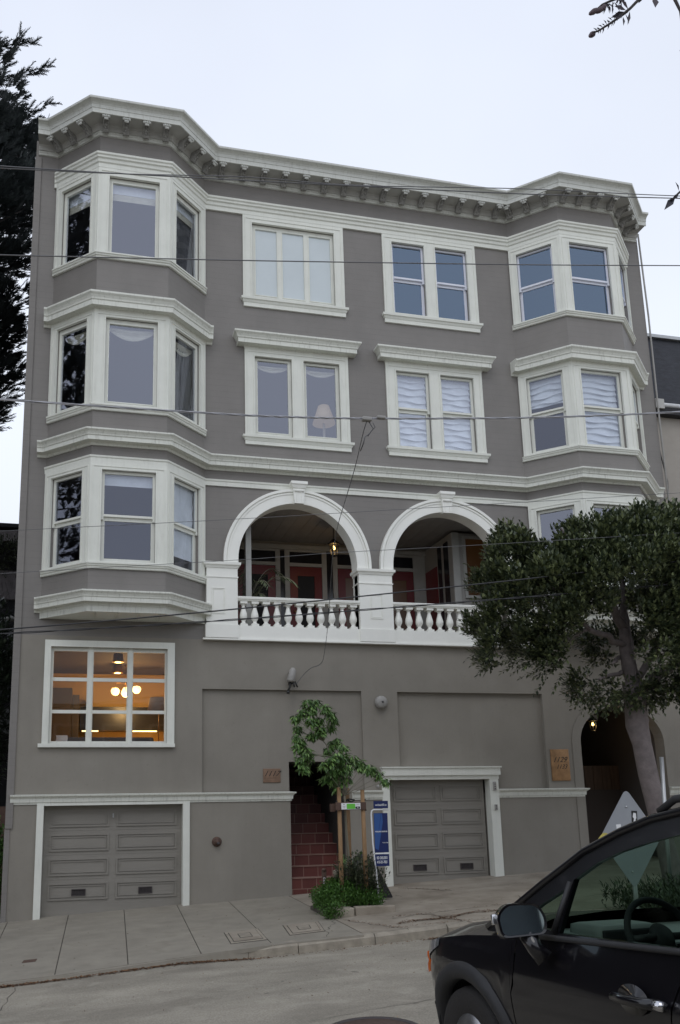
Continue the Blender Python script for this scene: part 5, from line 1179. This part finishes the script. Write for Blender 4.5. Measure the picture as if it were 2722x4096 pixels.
# folding board leaning at the wall, bucket and bag behind the plants
fb = tag(empty('folding_sign', (2.2, -1.6, -1.9)), 'black folding sandwich board lying open behind the property sign', 'sign')
MB().plate([(1.98, -1.26), (2.03, -1.30), (2.34, -1.90), (2.06, -1.93), (2.10, -1.82), (2.17, -1.84)], [], -1.62, -1.58).build('panel', 'blackiron', fb)
MB().plate([(1.98, -1.26), (1.93, -1.95), (1.97, -1.95), (2.02, -1.34)], [], -1.50, -1.47).box(2.05, 2.33, -1.64, -1.62, -1.915, -1.90).build('leg', 'blackiron', fb)
bk = tag(empty('bucket', (1.88, -1.9, -1.95)), 'pale plastic bucket half hidden behind the right stake', 'bucket')
MB().lathe([(.07, 0), (.09, .42), (.095, .43), (.08, .43)], (1.70, -2.0, -1.96), 18).build('body', 'soffit', bk)
tag(MB().lathe([(.0, 0), (.16, .03), (.19, .2), (.15, .38), (.08, .46), (.03, .50), (.0, .52)], (1.78, -1.5, -1.62), 16, Matrix.Translation((1.78, -1.5, -1.62)) @ Matrix.Rotation(R(8), 4, 'Y') @ Matrix.Diagonal((1.1, .9, 1, 1)) @ Matrix.Translation((-1.78, 1.5, 1.62))).build('rubbish_bag', mat('black_bag', (.015, .015, .016), .35, bump=.9, bscale=14)), 'black rubbish bag slumped at the wall behind the planted tree', 'bag')
bn = tag(MB().bevbox(1.62, 1.98, -1.7, -1.3, -1.95, -1.60, .03).build('storage_bin', mat('bin_dark', (.05, .055, .05), .5)), 'low dark bin under the black rubbish bag', 'bin')

# ================================================================== diamond sign seen from behind, and the bare post
ds = tag(empty('road_sign', (3.75, -6.6, zs(3.75, -6.6))), 'grey back of a diamond road sign with two stickers and yellow paint', 'sign')
cxs, czs = 3.82, -.725; hw, hh = .405, .645
T_ = Matrix.Translation((cxs, -6.6, czs)) @ Matrix.Rotation(R(-12), 4, 'Z')
def rounded(P, r_, n=5):
    out = []
    for i in range(len(P)):
        p = Vector(P[i]); a = (Vector(P[i - 1]) - p).normalized(); b = (Vector(P[(i + 1) % len(P)]) - p).normalized()
        p0 = p + a * r_; p1 = p + b * r_
        for k in range(n + 1): t = k / n; q = p0 * (1 - t) ** 2 + p * 2 * t * (1 - t) + p1 * t ** 2; out.append((q.x, q.y))
    return out
MB().plate(rounded([(0, -hh), (hw, 0), (0, hh), (-hw, 0)], .09), [], -.004, .004, T_).build('plate', mat('sign_back', (.36, .38, .41), .45, metal=.35, vary=.08), ds)
MB().plate(rounded([(-.43, -.0), (-.355, .075), (-.30, .07), (-.24, -.03), (-.26, -.16), (-.30, -.19)], .02), [], -.0065, -.0042, T_).build('paint_patch', mat('yellow_paint', (.55, .47, .12), .6, vary=.2, vscale=20), ds)
def stick(cx, cz, w_, h_, rot, mm, ink=True):
    S_ = T_ @ Matrix.Translation((cx, -.0045, cz)) @ Matrix.Rotation(R(rot), 4, 'Y')
    o = MB().box(-w_ / 2, w_ / 2, -.002, .0003, -h_ / 2, h_ / 2, S_).build('sticker', mm, ds)
    return S_, o
S1, o1 = stick(.075, .20, .075, .30, 3, 'blackiron')
MB().plate([(-.02, -.03), (.03, -.04), (.026, .02), (.01, .03), (.024, .06), (.02, .12), (-.012, .125), (-.024, .07), (-.008, .05)], [], -.0045, -.0022, S1).box(-.026, .028, -.0045, -.0022, -.135, -.128, S1).box(-.026, .028, -.0045, -.0022, -.095, -.088, S1).build('sticker_print', 'white', o1)
S2, o2 = stick(-.135, .055, .062, .25, -4, 'white')
MB().plate(arcpts(0, .05, .02, .022, 0, 360, 10)[:-1], [], -.0045, -.0022, S2).plate([(-.015, -.02), (.015, .0), (.01, .02), (-.012, .0)], [], -.0045, -.0022, S2).plate(arcpts(-.002, -.075, .018, .024, 0, 360, 10)[:-1], [], -.0045, -.0022, S2).build('sticker_print', 'blackiron', o2)
MB().tube([(3.84, -6.57, -2.2), (3.84, -6.57, -.7)], .03, 12).build('post', 'greymetal', ds)
for z in (-1.15, -.32): MB().lathe([(.012, 0), (.012, .008), (0, .009)], (3.80, -6.606, z), 8, axis='y').build('bolt', 'greymetal', ds)
tag(MB().tube([(5.86, -4.6, -1.9), (5.87, -4.6, -.9), (5.93, -4.6, .43)], .032, 12).build('sign_post', 'greymetal'), 'bare galvanised pole standing beside the pale tree trunk', 'pole')

# verge with grass behind the sign, seen through the car windows
vg = MB()
for k in range(2600):
    x = random.uniform(4.6, 9.5); y = random.uniform(-6.2, -4.6); spray(vg, Vector((x, y, zs(x, y) + random.uniform(0, .25))), (rnd_dir() * .4 + Vector((0, 0, 1))).normalized(), 4, .10, .03)
tag(vg.build('verge_grass', 'leaf_weed', recalc=False), kind='stuff')

# ================================================================== overhanging branch, top right
br = tag(empty('overhanging_branch', (1.6, -12.5, 5.6)), 'dark bottlebrush branch tips hanging into the top right corner', 'branch')
Y = -12.5; tw = MB(); lv = MB(); bd = MB()
def P3(p, dy=0): return Vector((p[0], Y + dy, p[1]))
for pts, r_ in [([(2.2, 5.9), (1.3, 5.75), (.8, 5.6), (.5, 5.42), (.39, 5.31), (.30, 5.20), (.235, 5.15), (.15, 5.075), (.03, 4.96), (-.02, 4.93)], .010), ([(.8, 5.6), (.45, 5.42), (.25, 5.30), (.16, 5.24), (.09, 5.20), (.02, 5.13)], .008), ([(.8, 5.6), (.70, 5.40), (.72, 5.28), (.74, 5.1)], .010), ([(1.3, 5.75), (1.2, 5.0), (.95, 4.3), (.7, 3.95), (.54, 3.80), (.45, 3.71)], .010), ([(1.2, 5.0), (.9, 4.95), (.72, 4.88)], .006)]:
    tw.tube([P3(p, random.uniform(-.02, .02)) for p in pts], [r_ * (1.6 - 1.2 * i / len(pts)) for i in range(len(pts))], 6)
tw.build('twig', 'barkdark', br)
def fl(m, a, b, w_): a = P3(a); b = P3(b, random.uniform(-.03, .03)); leaf(m, a, b - a, Vector((random.uniform(-.4, .4), -1, 0)), (b - a).length, w_, .006)
for a, b, w_ in [((.31, 5.20), (.275, 5.07), .022), ((.25, 5.14), (.233, 5.045), .022), ((.30, 5.19), (.17, 5.14), .05), ((.28, 5.20), (.18, 5.20), .045), ((.30, 5.21), (.22, 5.25), .035), ((.25, 5.15), (.19, 5.13), .04), ((.53, 5.37), (.515, 5.265), .05), ((.42, 5.34), (.40, 5.30), .025), ((.17, 5.23), (.16, 5.13), .02), ((.19, 5.25), (.22, 5.16), .018),
                 ((.72, 5.22), (.70, 5.05), .012), ((.74, 5.18), (.715, 5.10), .015), ((.72, 4.88), (.65, 4.925), .025), ((.50, 3.76), (.39, 3.63), .045), ((.52, 3.77), (.47, 3.73), .03), ((.56, 3.82), (.60, 3.75), .03), ((.53, 3.80), (.50, 3.86), .02), ((.62, 3.88), (.55, 3.90), .03), ((.7, 3.95), (.66, 3.84), .03), ((.27, 5.17), (.30, 5.10), .02)]: fl(lv, a, b, w_)
for k in range(30):
    t = k / 29; p = Vector((.235, 5.15)).lerp(Vector((.0, 4.94)), t) ; s_ = 1 if k % 2 else -1
    q = p + Vector((-.03 + (.02 if s_ < 0 else 0), .028 * s_ - .01)) * random.uniform(.6, 1.3); fl(lv, p, q, .009)
for k in range(26):
    t = random.random(); p = Vector((.28, 5.31)).lerp(Vector((.09, 5.19)), t); q = p + Vector((random.uniform(-.04, .03), random.uniform(-.07, .02))); fl(lv, p, q, .013)
lv.build('foliage', 'bud', br, recalc=False)
SB = mat('seed_bud', (.09, .06, .07), .7, bump=.5, bscale=90)
for c, L_, a in [((-.012, 4.935), .035, 40), ((.02, 5.13), .055, 38), ((.07, 5.155), .05, 42), ((.10, 5.18), .035, 50)]:
    T_ = Matrix.Translation(P3(c)) @ Matrix.Rotation(R(-90 + a), 4, 'Y') @ Matrix.Rotation(R(90), 4, 'Y')
    MB().lathe([(0, -L_), (.012, -L_ * .7), (.020, 0), (.014, L_ * .6), (0, L_)], (0, 0, 0), 8, Matrix.Translation(P3(c)) @ Matrix.Rotation(R(90 - a), 4, 'Y')).build('bud', SB, br)

# ================================================================== the dark car (built nose along +x, left side +y)
M['paint'] = mat('car_paint', (.0065, .006, .008), .3, coat=1.0, spec=.2); M['paint'].node_tree.nodes['Principled BSDF'].inputs['Coat Roughness'].default_value = .04
M['clad'] = mat('car_cladding', (.026, .026, .028), .6, bump=.1, bscale=300)
M['rubber'] = mat('tyre_rubber', (.022, .020, .019), .8, bump=.4, bscale=120)
M['alloy'] = mat('wheel_alloy', (.45, .45, .46), .3, metal=.9)
M['chrome'] = mat('chrome', (.6, .6, .62), .12, metal=1)
M['amber'] = mat('amber_lens', (.75, .13, .01), .2, emit=(1, .2, .0), estr=.12)
M['lens'] = mat('headlamp_lens', (.22, .22, .24), .06, metal=.3, coat=1)  # lens colour lightened to stand in for a bright reflection
M['carglass'] = glass_mat('car_glass', (.52, .62, .56), 1.45)
M['mirror'] = mat('mirror_glass', (.42, .50, .54), .02, metal=1)
M['dash'] = mat('dashboard_vinyl', (.30, .31, .30), .5, vary=.05, bump=.2, bscale=200)
M['seatcloth'] = mat('seat_cloth', (.03, .03, .032), .9)
def lerp_tab(x, tab):
    tab = sorted(tab)
    if x <= tab[0][0]: return tab[0][1]
    for (a, b), (c, d) in zip(tab[:-1], tab[1:]):
        if x <= c: t = (x - a) / (c - a); return b + (d - b) * t
    return tab[-1][1]
def pw(x):
    if x > .1: return .885 * max(0, 1 - min(1, (x - .1) / .785) ** 3.1) ** .4545
    if x < -2.9: return .885 * max(0, 1 - min(1, (-2.9 - x) / .68) ** 3.4) ** .45
    return .885
def ztop(x): return lerp_tab(x, [(.885, .70), (.75, .80), (.55, .855), (.3, .905), (0, .945), (-.5, .985), (-1, 1.0), (-1.7, 1.02), (-2.6, 1.07), (-3.3, 1.10), (-3.58, 1.02)])
def zbot(x, r_=.385):
    z = .24 if x > .2 else (.27 if x > -3 else .3)
    for c in (0, -2.635):
        if abs(x - c) < r_: z = max(z, .335 + math.sqrt(r_ * r_ - (x - c) ** 2))
    return z
def shp(z, x):
    s_ = -.085 * max(0, (.72 - z) / .45) ** 1.5 - (.045 * max(0, (z - .76) / .24) ** 1.3) - .010 * max(0, 1 - abs(z - .74) / .03)
    return s_ + .010 * math.exp(-((x) / .5) ** 2) * (z < .9) 
def sk(x, z, off=0): return pw(x) + (shp(z, x) if pw(x) > .3 else shp(z, x) * pw(x) / .3) + off
def skin(m, x0f, x1f, z0f, z1f, nx, nz, off=0., side=1, xs_=None):
    vs = []; n = nx + 1
    for i in range(n):
        for j in range(nz + 1):
            t = j / nz; xm = (x0f(.6) + (x1f(.6) - x0f(.6)) * i / nx) if xs_ is None else xs_[i]
            z = z0f(xm) + (z1f(xm) - z0f(xm)) * t
            x = (x0f(z) + (x1f(z) - x0f(z)) * i / nx) if xs_ is None else xs_[i]
            z = z0f(x) + (z1f(x) - z0f(x)) * t
            vs.append((x, side * sk(x, z, off), z))
    fs = [(i * (nz + 1) + j, i * (nz + 1) + j + 1, (i + 1) * (nz + 1) + j + 1, (i + 1) * (nz + 1) + j) for i in range(nx) for j in range(nz)]
    m.add(vs, fs, None, True)
car = tag(empty('parked_car', (0, 0, 0)), 'dark near-black hatchback car nosed towards the building, seen from its left rear', 'car')
C_ = lambda v: (lambda z: v)
dfx = lambda z: -.50 if z > .8 else -.50 + .035 * min(1, (.8 - z) / .1)
drx = lambda z: -1.60 - .10 * max(0, (z - .80) / .2)
body = MB(); gp = .004
fx = [.885, .88, .865, .84, .80, .75, .69, .62, .55, .47, .4, .36] + [.34 - .04 * k for k in range(17)] + [-.36, -.385, -.42, -.46]
for sd in (1, -1):
    skin(body, None, None, zbot, ztop, len(fx) - 1, 16, 0, sd, fx)
    skin(body, lambda z: -.462, lambda z: dfx(z) + gp, zbot, ztop, 2, 16, 0, sd)
    rx = [-2.0, -2.1, -2.2] + [-2.25 - .04 * k for k in range(20)] + [-3.06, -3.15, -3.25, -3.35, -3.43, -3.5, -3.54, -3.565, -3.58]
    skin(body, None, None, zbot, ztop, len(rx) - 1, 16, 0, sd, rx)
# hood
vs = []; hx = [.885, .87, .84, .78, .7, .6, .5, .4, .3, .2, .1, 0, -.1, -.2, -.3, -.4, -.5]; ny = 22
for x in hx:
    ye = max(.02, sk(x, ztop(x))); 
    for j in range(ny + 1):
        u_ = -1 + 2 * j / ny; k = 1 - abs(u_) ** 3.0; h = .10 * min(1, (.885 - x) / .35) ** .7
        vs.append((x, u_ * ye, ztop(x) + h * k + .012 * math.exp(-((abs(u_) - .72) / .09) ** 2) * (x < .6)))
body.add(vs, [(i * (ny + 1) + j, i * (ny + 1) + j + 1, (i + 1) * (ny + 1) + j + 1, (i + 1) * (ny + 1) + j) for i in range(len(hx) - 1) for j in range(ny)], None, True)
# shell under glass line, tail, floor
body.add([(-3.5, -.7, 1.08), (-3.5, .7, 1.08), (-3.15, .66, 1.12), (-3.15, -.66, 1.12)], [(0, 1, 2, 3)])
body.box(-3.4, .6, -.72, .72, .26, .32)
RO = [(-.20, 1.0), (-.42, 1.125), (-.62, 1.25), (-.89, 1.405), (-1.12, 1.493), (-1.32, 1.550), (-1.49, 1.575), (-1.8, 1.60), (-2.3, 1.60), (-2.8, 1.565), (-3.2, 1.48)]
def sy(z): return .825 - .40 * (z - 1.0)
def upper(m, outer, holes, y0, y1, sd):
    q = MB().plate(outer, holes, y0, y1); m.add([(v[0], sd * (sy(v[2]) - v[1]), v[2]) for v in q.v], q.f)
DLO = [(-.815, 1.022), (-.850, 1.272), (-1.00, 1.355), (-1.14, 1.405), (-1.30, 1.443), (-1.53, 1.485), (-1.70, 1.497), (-1.70, 1.035)]
TRI = [(-.47, 1.045), (-.775, 1.030), (-.812, 1.235), (-.62, 1.14)]
RWN = [(-1.80, 1.04), (-1.80, 1.50), (-2.2, 1.51), (-2.45, 1.49), (-2.62, 1.40), (-2.72, 1.10)]
QWN = [(-2.80, 1.12), (-2.70, 1.42), (-2.95, 1.38), (-3.05, 1.15)]
pil = MB()
for sd in (1, -1): upper(pil, [(-.20, .985)] + RO + [(-3.45, 1.12), (-3.45, .985)], [DLO, TRI, RWN, QWN], 0, .035, sd)
# roof skin
rx_ = [-1.12, -1.32, -1.49, -1.8, -2.3, -2.8, -3.2]; vs = []
for x in rx_:
    z = lerp_tab(x, RO); ye = sy(z)
    for j in range(13): u_ = -1 + j / 6; vs.append((x - (.0 if x < -1.2 else -.10 * (1 - u_ * u_)), u_ * ye, z + .035 * (1 - u_ ** 4)))
body.add(vs, [(i * 13 + j, i * 13 + j + 1, (i + 1) * 13 + j + 1, (i + 1) * 13 + j) for i in range(6) for j in range(12)], None, True)
bo_ = body.build('body', 'paint', car, local=True, recalc=True)
pil.build('window_surround', mat('pillar_black', (.010, .010, .012), .3, coat=.4), car, local=True)
fr_ = MB()
for sd in (1, -1): fr_.tube([(x, sd * (sy(z) + .004), z + .004) for x, z in RO], .019, 8)
fr_.build('roof_edge', 'paint', car, local=True)
for sd in (1, -1): MB().tube([(-1.35, sd * .585, 1.585), (-1.45, sd * .58, 1.635), (-2.0, sd * .57, 1.66), (-2.7, sd * .57, 1.64), (-2.85, sd * .58, 1.585)], .018, 8).build('roof_rail', 'clad', car, local=True)
# doors
for sd in (1, -1):
    m = MB(); skin(m, lambda z: dfx(z) - gp, lambda z: drx(z) + gp, zbot, ztop, 22, 18, 0, sd); dr = m.build('door', 'paint', car, local=True)
    if sd == 1:
        MB().lathe([(.085, 0), (.083, -.001), (.07, -.005), (.05, -.009), (.025, -.011), (.0, -.0115)], (0, 0, 0), 48, Matrix.Translation((-1.40, .893 * sd, .815)) @ Matrix.Diagonal((1.1, -.6 * sd, .72, 1)), axis='y').build('handle_cup', 'paint', dr)
        MB().tube([(-1.29, .885, .815), (-1.32, .925, .818), (-1.40, .94, .82), (-1.50, .938, .82), (-1.54, .925, .82), (-1.56, .895, .82)], [.012, .020, .022, .022, .024, .02], 10).build('handle', 'paint', dr)
        MB().tube([(-1.545, .915, .82), (-1.60, .912, .818)], [.024, .02], 12).lathe([(.010, 0), (.010, .006), (0, .006)], (-1.575, .935, .82), 10, Matrix.Identity(4), axis='y').build('lock', 'chrome', dr)
    m = MB(); skin(m, lambda z: drx(z) - gp, lambda z: -2.0, lambda x: zbot(x), ztop, 10, 18, 0, sd); m.build('rear_door', 'paint', car, local=True)
    m = MB(); m.tube([(-.52, sd * .852, .995), (-1.0, sd * .848, 1.008), (-1.7, sd * .846, 1.028), (-2.7, sd * .84, 1.085)], .014, 8).build('window_seal', 'clad', car, local=True)
    MB().tube([(-.795, sd * .826, 1.025), (-.832, sd * .724, 1.262)], .014, 8).build('window_divider', 'clad', car, local=True)
    m = MB(); skin(m, lambda z: -.45, lambda z: -2.18, lambda x: .25, lambda x: .40, 20, 4, .016, sd); m.build('sill_cladding', 'clad', car, local=True)
    for c in (0, -2.635):   # wheel arch lip
        m = MB(); vs = []; n = 40
        for i in range(n + 1):
            a = R(-25 + 230 * i / n)
            for r_, o in ((.372, -.05), (.380, .014), (.42, .030), (.455, .020), (.470, .0)):
                x = c + r_ * math.cos(a); z = .335 + r_ * math.sin(a); vs.append((x, sd * (sk(min(.87, max(x, -3.5)), max(z, .24)) + o), z))
        m.add(vs, [(i * 5 + j, i * 5 + j + 1, (i + 1) * 5 + j + 1, (i + 1) * 5 + j) for i in range(n) for j in range(4)], None, True)
        m.build('wheel_arch', 'clad', car, local=True)
        m = MB(); vs = []
        for i in range(25):
            a = R(180 * i / 24 if 0 else -20 + 220 * i / 24)
            for y in (.45, .86): vs.append((c + .395 * math.cos(a), sd * y, .335 + .395 * math.sin(a)))
        m.add(vs, [(2 * i, 2 * i + 1, 2 * i + 3, 2 * i + 2) for i in range(24)]).box(c - .4, c + .4, min(sd * .44, sd * .46), max(sd * .44, sd * .46), .1, .75)
        m.build('wheel_well', 'dark', car, local=True)
        T_ = Matrix.Translation((c, sd * .775, .335)) @ (Matrix.Rotation(math.pi, 4, 'Z') if sd == 1 else I4)
        wl = MB().lathe([(.185, -.09), (.29, -.105), (.322, -.097), (.334, -.06), (.337, 0), (.334, .06), (.322, .097), (.29, .108), (.20, .10), (.185, .09)], (0, 0, 0), 48, T_, axis='y').build('tyre', 'rubber', car, local=True)
        rm_ = MB().lathe([(.190, .095), (.194, .085), (.178, .07), (.165, .02), (.155, -.06), (.0, -.06)], (0, 0, 0), 40, T_, axis='y')
        for k in range(10):
            a = k * math.pi / 5; rm_.tube([(.04 * math.cos(a), -.045, .04 * math.sin(a)), (.172 * math.cos(a + .06), -.08, .172 * math.sin(a + .06))], [.018, .014], 6, T_)
        rm_.lathe([(.045, .03), (.045, .06), (0, .065)], (0, 0, 0), 16, T_, axis='y'); rm_.build('rim', 'alloy', wl)
        for k in range(60):
            pass
    m = MB(); skin(m, lambda z: .70, lambda z: .30, lambda x: lerp_tab(x, [(.3, .86), (.7, .70)]), lambda x: ztop(x) - .004, 10, 4, .006, sd); m.build('headlight', 'lens', car, local=True)
    m = MB(); skin(m, lambda z: .755, lambda z: .60, lambda x: .665, lambda x: .79, 8, 5, .022, sd); m.build('side_marker', 'amber', car, local=True)
    m = MB(); skin(m, lambda z: .84, lambda z: .37, lambda x: .235, lambda x: .50, 12, 6, .012, sd); m.build('bumper_cladding', 'clad', car, local=True)
# glass
for sd in (1, -1):
    for w_ in (DLO, TRI, RWN, QWN):
        g_ = MB(); k = len(w_); g_.add([(p[0], sd * (sy(p[1]) - .012), p[1]) for p in w_], [tuple(range(k))]); g_.build('side_window', 'carglass', car, local=True, recalc=False)
ws = MB(); vs = []
for i in range(9):
    t = i / 8; xe, ze = -.26 + (-1.12 + .26) * t, lerp_tab(-.26 + (-1.12 + .26) * t, RO)
    for j in range(13): u_ = -1 + j / 6; vs.append((xe + (.16 * (1 - t) + .10 * t) * (1 - u_ * u_), u_ * (sy(ze) - .01), ze + .035 * (1 - u_ ** 4) * t + .02 * (1 - u_ * u_) * (1 - t)))
ws.add(vs, [(i * 13 + j, i * 13 + j + 1, (i + 1) * 13 + j + 1, (i + 1) * 13 + j) for i in range(8) for j in range(12)], None, True).build('windscreen', 'carglass', car, local=True, recalc=False)
MB().add([(-3.2, .64, 1.48), (-3.2, -.64, 1.48), (-3.5, -.70, 1.10), (-3.5, .70, 1.10)], [(0, 1, 2, 3)]).build('rear_window', 'carglass', car, local=True, recalc=False)
# mirrors
for sd in (1, -1):
    T_ = Matrix.Translation((-.80, sd * 1.005, 1.085)) @ Matrix.Rotation(R(-14 * sd), 4, 'Z') @ Matrix.Rotation(R(9), 4, 'Y')
    mr = empty('mirror'); COL.objects.unlink(mr); bpy.data.objects.remove(mr)
    sh_ = rounded([(-.115, -.06), (.11, -.075), (.125, .03), (.07, .085), (-.085, .085), (-.125, .02)], .035, 4)
    hs = MB(); n = len(sh_)
    vs = [(-.015, a * sd, b) for a, b in sh_] + [(.03, a * sd * 1.04, b * 1.06) for a, b in sh_] + [(.09, a * sd * .75, b * .75) for a, b in sh_]
    hs.add(vs, [(k, (k + 1) % n, (k + 1) % n + n, k + n) for k in range(n)] + [(k + n, (k + 1) % n + n, (k + 1) % n + 2 * n, k + 2 * n) for k in range(n)] + [tuple(range(2 * n, 3 * n))], T_, True)
    hs.add([(-.015, a * sd, b) for a, b in sh_] + [(-.012, a * sd * .90, b * .88) for a, b in sh_], [(k, (k + 1) % n, (k + 1) % n + n, k + n) for k in range(n)], T_)
    hs.tube([(.03, -.03 * sd, -.05), (.03, -.06 * sd, -.12), (.02, -.10 * sd, -.17)], [.045, .04, .05], 12, T_)
    ho = hs.build('mirror', 'paint', car, local=True)
    MB().add([(-.013, a * sd * .90, b * .88) for a, b in sh_], [tuple(range(n))], T_).build('mirror_glass', 'mirror', ho, recalc=False)
    MB().bevbox(.02, .05, (.11 if sd == 1 else -.135), (.135 if sd == 1 else -.11), -.01, .04, .006, T_).build('indicator', 'chrome', ho)
# cabin
ds_ = MB(); pr_ = [(-.30, .98), (-.45, 1.0), (-.62, .99), (-.74, .955), (-.80, .90), (-.78, .80), (-.70, .70), (-.30, .60)]; n = len(pr_)
ds_.add([(x, -.70, z) for x, z in pr_] + [(x, .70, z) for x, z in pr_], [tuple(range(n)), tuple(range(2 * n - 1, n - 1, -1))] + [(k, (k + 1) % n, (k + 1) % n + n, k + n) for k in range(n)])
ds_.bevbox(-.80, -.55, .20, .56, .90, 1.045, .04).build('dashboard', 'dash', car, local=True)
MB().bevbox(-.815, -.79, .24, .54, .91, 1.02, .01).build('instrument_cluster', 'seatcloth', car, local=True)
MB().bevbox(-.83, -.785, -.16, .12, .78, .94, .015).build('centre_screen', mat('screen_black', (.01, .01, .012), .15), car, local=True)
for y in (.62, -.62, -.12): MB().bevbox(-.815, -.79, y - .06, y + .06, .88, .93, .01).build('air_vent', 'seatcloth', car, local=True)
T_ = Matrix.Translation((-1.03, .38, 1.0)) @ Matrix.Rotation(R(-66), 4, 'Y')
sw_ = MB(); sw_.tube([(.185 * math.cos(a), .185 * math.sin(a), 0) for a in [2 * math.pi * k / 40 for k in range(41)]], .016, 10, T_, cap=False)
so_ = sw_.build('steering_wheel', 'seatcloth', car, local=True)
MB().lathe([(.0, .03), (.05, .025), (.07, .0), (.05, -.03), (.03, -.2)], (0, 0, 0), 20, T_).tube([(.0, -.17, 0), (.0, -.05, .01)], .018, 8, T_).tube([(.0, .17, 0), (.0, .05, .01)], .018, 8, T_).tube([(-.17, .0, 0), (-.05, .0, .01)], .018, 8, T_).build('wheel_hub', 'clad', so_)
for y in (.37, -.37):
    s_ = MB().bevbox(-1.75, -1.22, y - .25, y + .25, .48, .64, .05).build('seat', 'seatcloth', car, local=True)
    MB().bevbox(-.07, .07, -.24, .24, 0, .62, .05, Matrix.Translation((-1.74, y, .58)) @ Matrix.Rotation(R(-16), 4, 'Y')).build('seat_back', 'seatcloth', s_)
    MB().bevbox(-.04, .05, -.13, .13, 0, .17, .035, Matrix.Translation((-1.93, y, 1.20)) @ Matrix.Rotation(R(-12), 4, 'Y')).build('headrest', 'seatcloth', s_)
MB().bevbox(-2.75, -2.35, -.62, .62, .48, .66, .05).bevbox(-2.95, -2.8, -.62, .62, .6, 1.15, .05).build('rear_seat', 'seatcloth', car, local=True)
dl_ = MB()
for sd in (1, -1): dl_.box(-3.0, -.5, min(sd * .70, sd * .78), max(sd * .70, sd * .78), .35, .99)
dl_.build('door_lining', mat('door_trim_grey', (.10, .105, .10), .7), car, local=True)
MB().box(-3.3, -.3, -.70, .70, .33, .36).build('cabin_floor', 'dark', car, local=True)
MB().bevbox(-1.02, -.98, -.12, .12, 1.38, 1.44, .012).tube([(-1.0, 0, 1.43), (-.98, 0, 1.50)], .01, 6).build('inner_mirror', 'blackiron', car, local=True)
MB().bevbox(-1.45, -.62, -.13, .10, .5, .74, .03).build('centre_console', 'seatcloth', car, local=True)
def pose(o, th, x, y, z, pt, rl):
    f = Vector((math.sin(th) * math.cos(pt), math.cos(th) * math.cos(pt), math.sin(pt))); l0 = Vector((-math.cos(th), math.sin(th), 0)); u = f.cross(l0)
    l = l0 * math.cos(rl) + u * math.sin(rl); u = f.cross(l)
    o.matrix_world = Matrix(((f.x, l.x, u.x, x), (f.y, l.y, u.y, y), (f.z, l.z, u.z, z), (0, 0, 0, 1)))
pose(car, -.088, -.244, -11.98, -1.903, -.045, .005)
car2 = copy_tree(car); car2['label'] = 'second dark car beyond the near one, only its roof showing over it'; car2['group'] = car['group'] = 'cars parked side by side nose to the street'
pose(car2, -.05, 2.35, -11.6, -1.80, -.045, -.03)
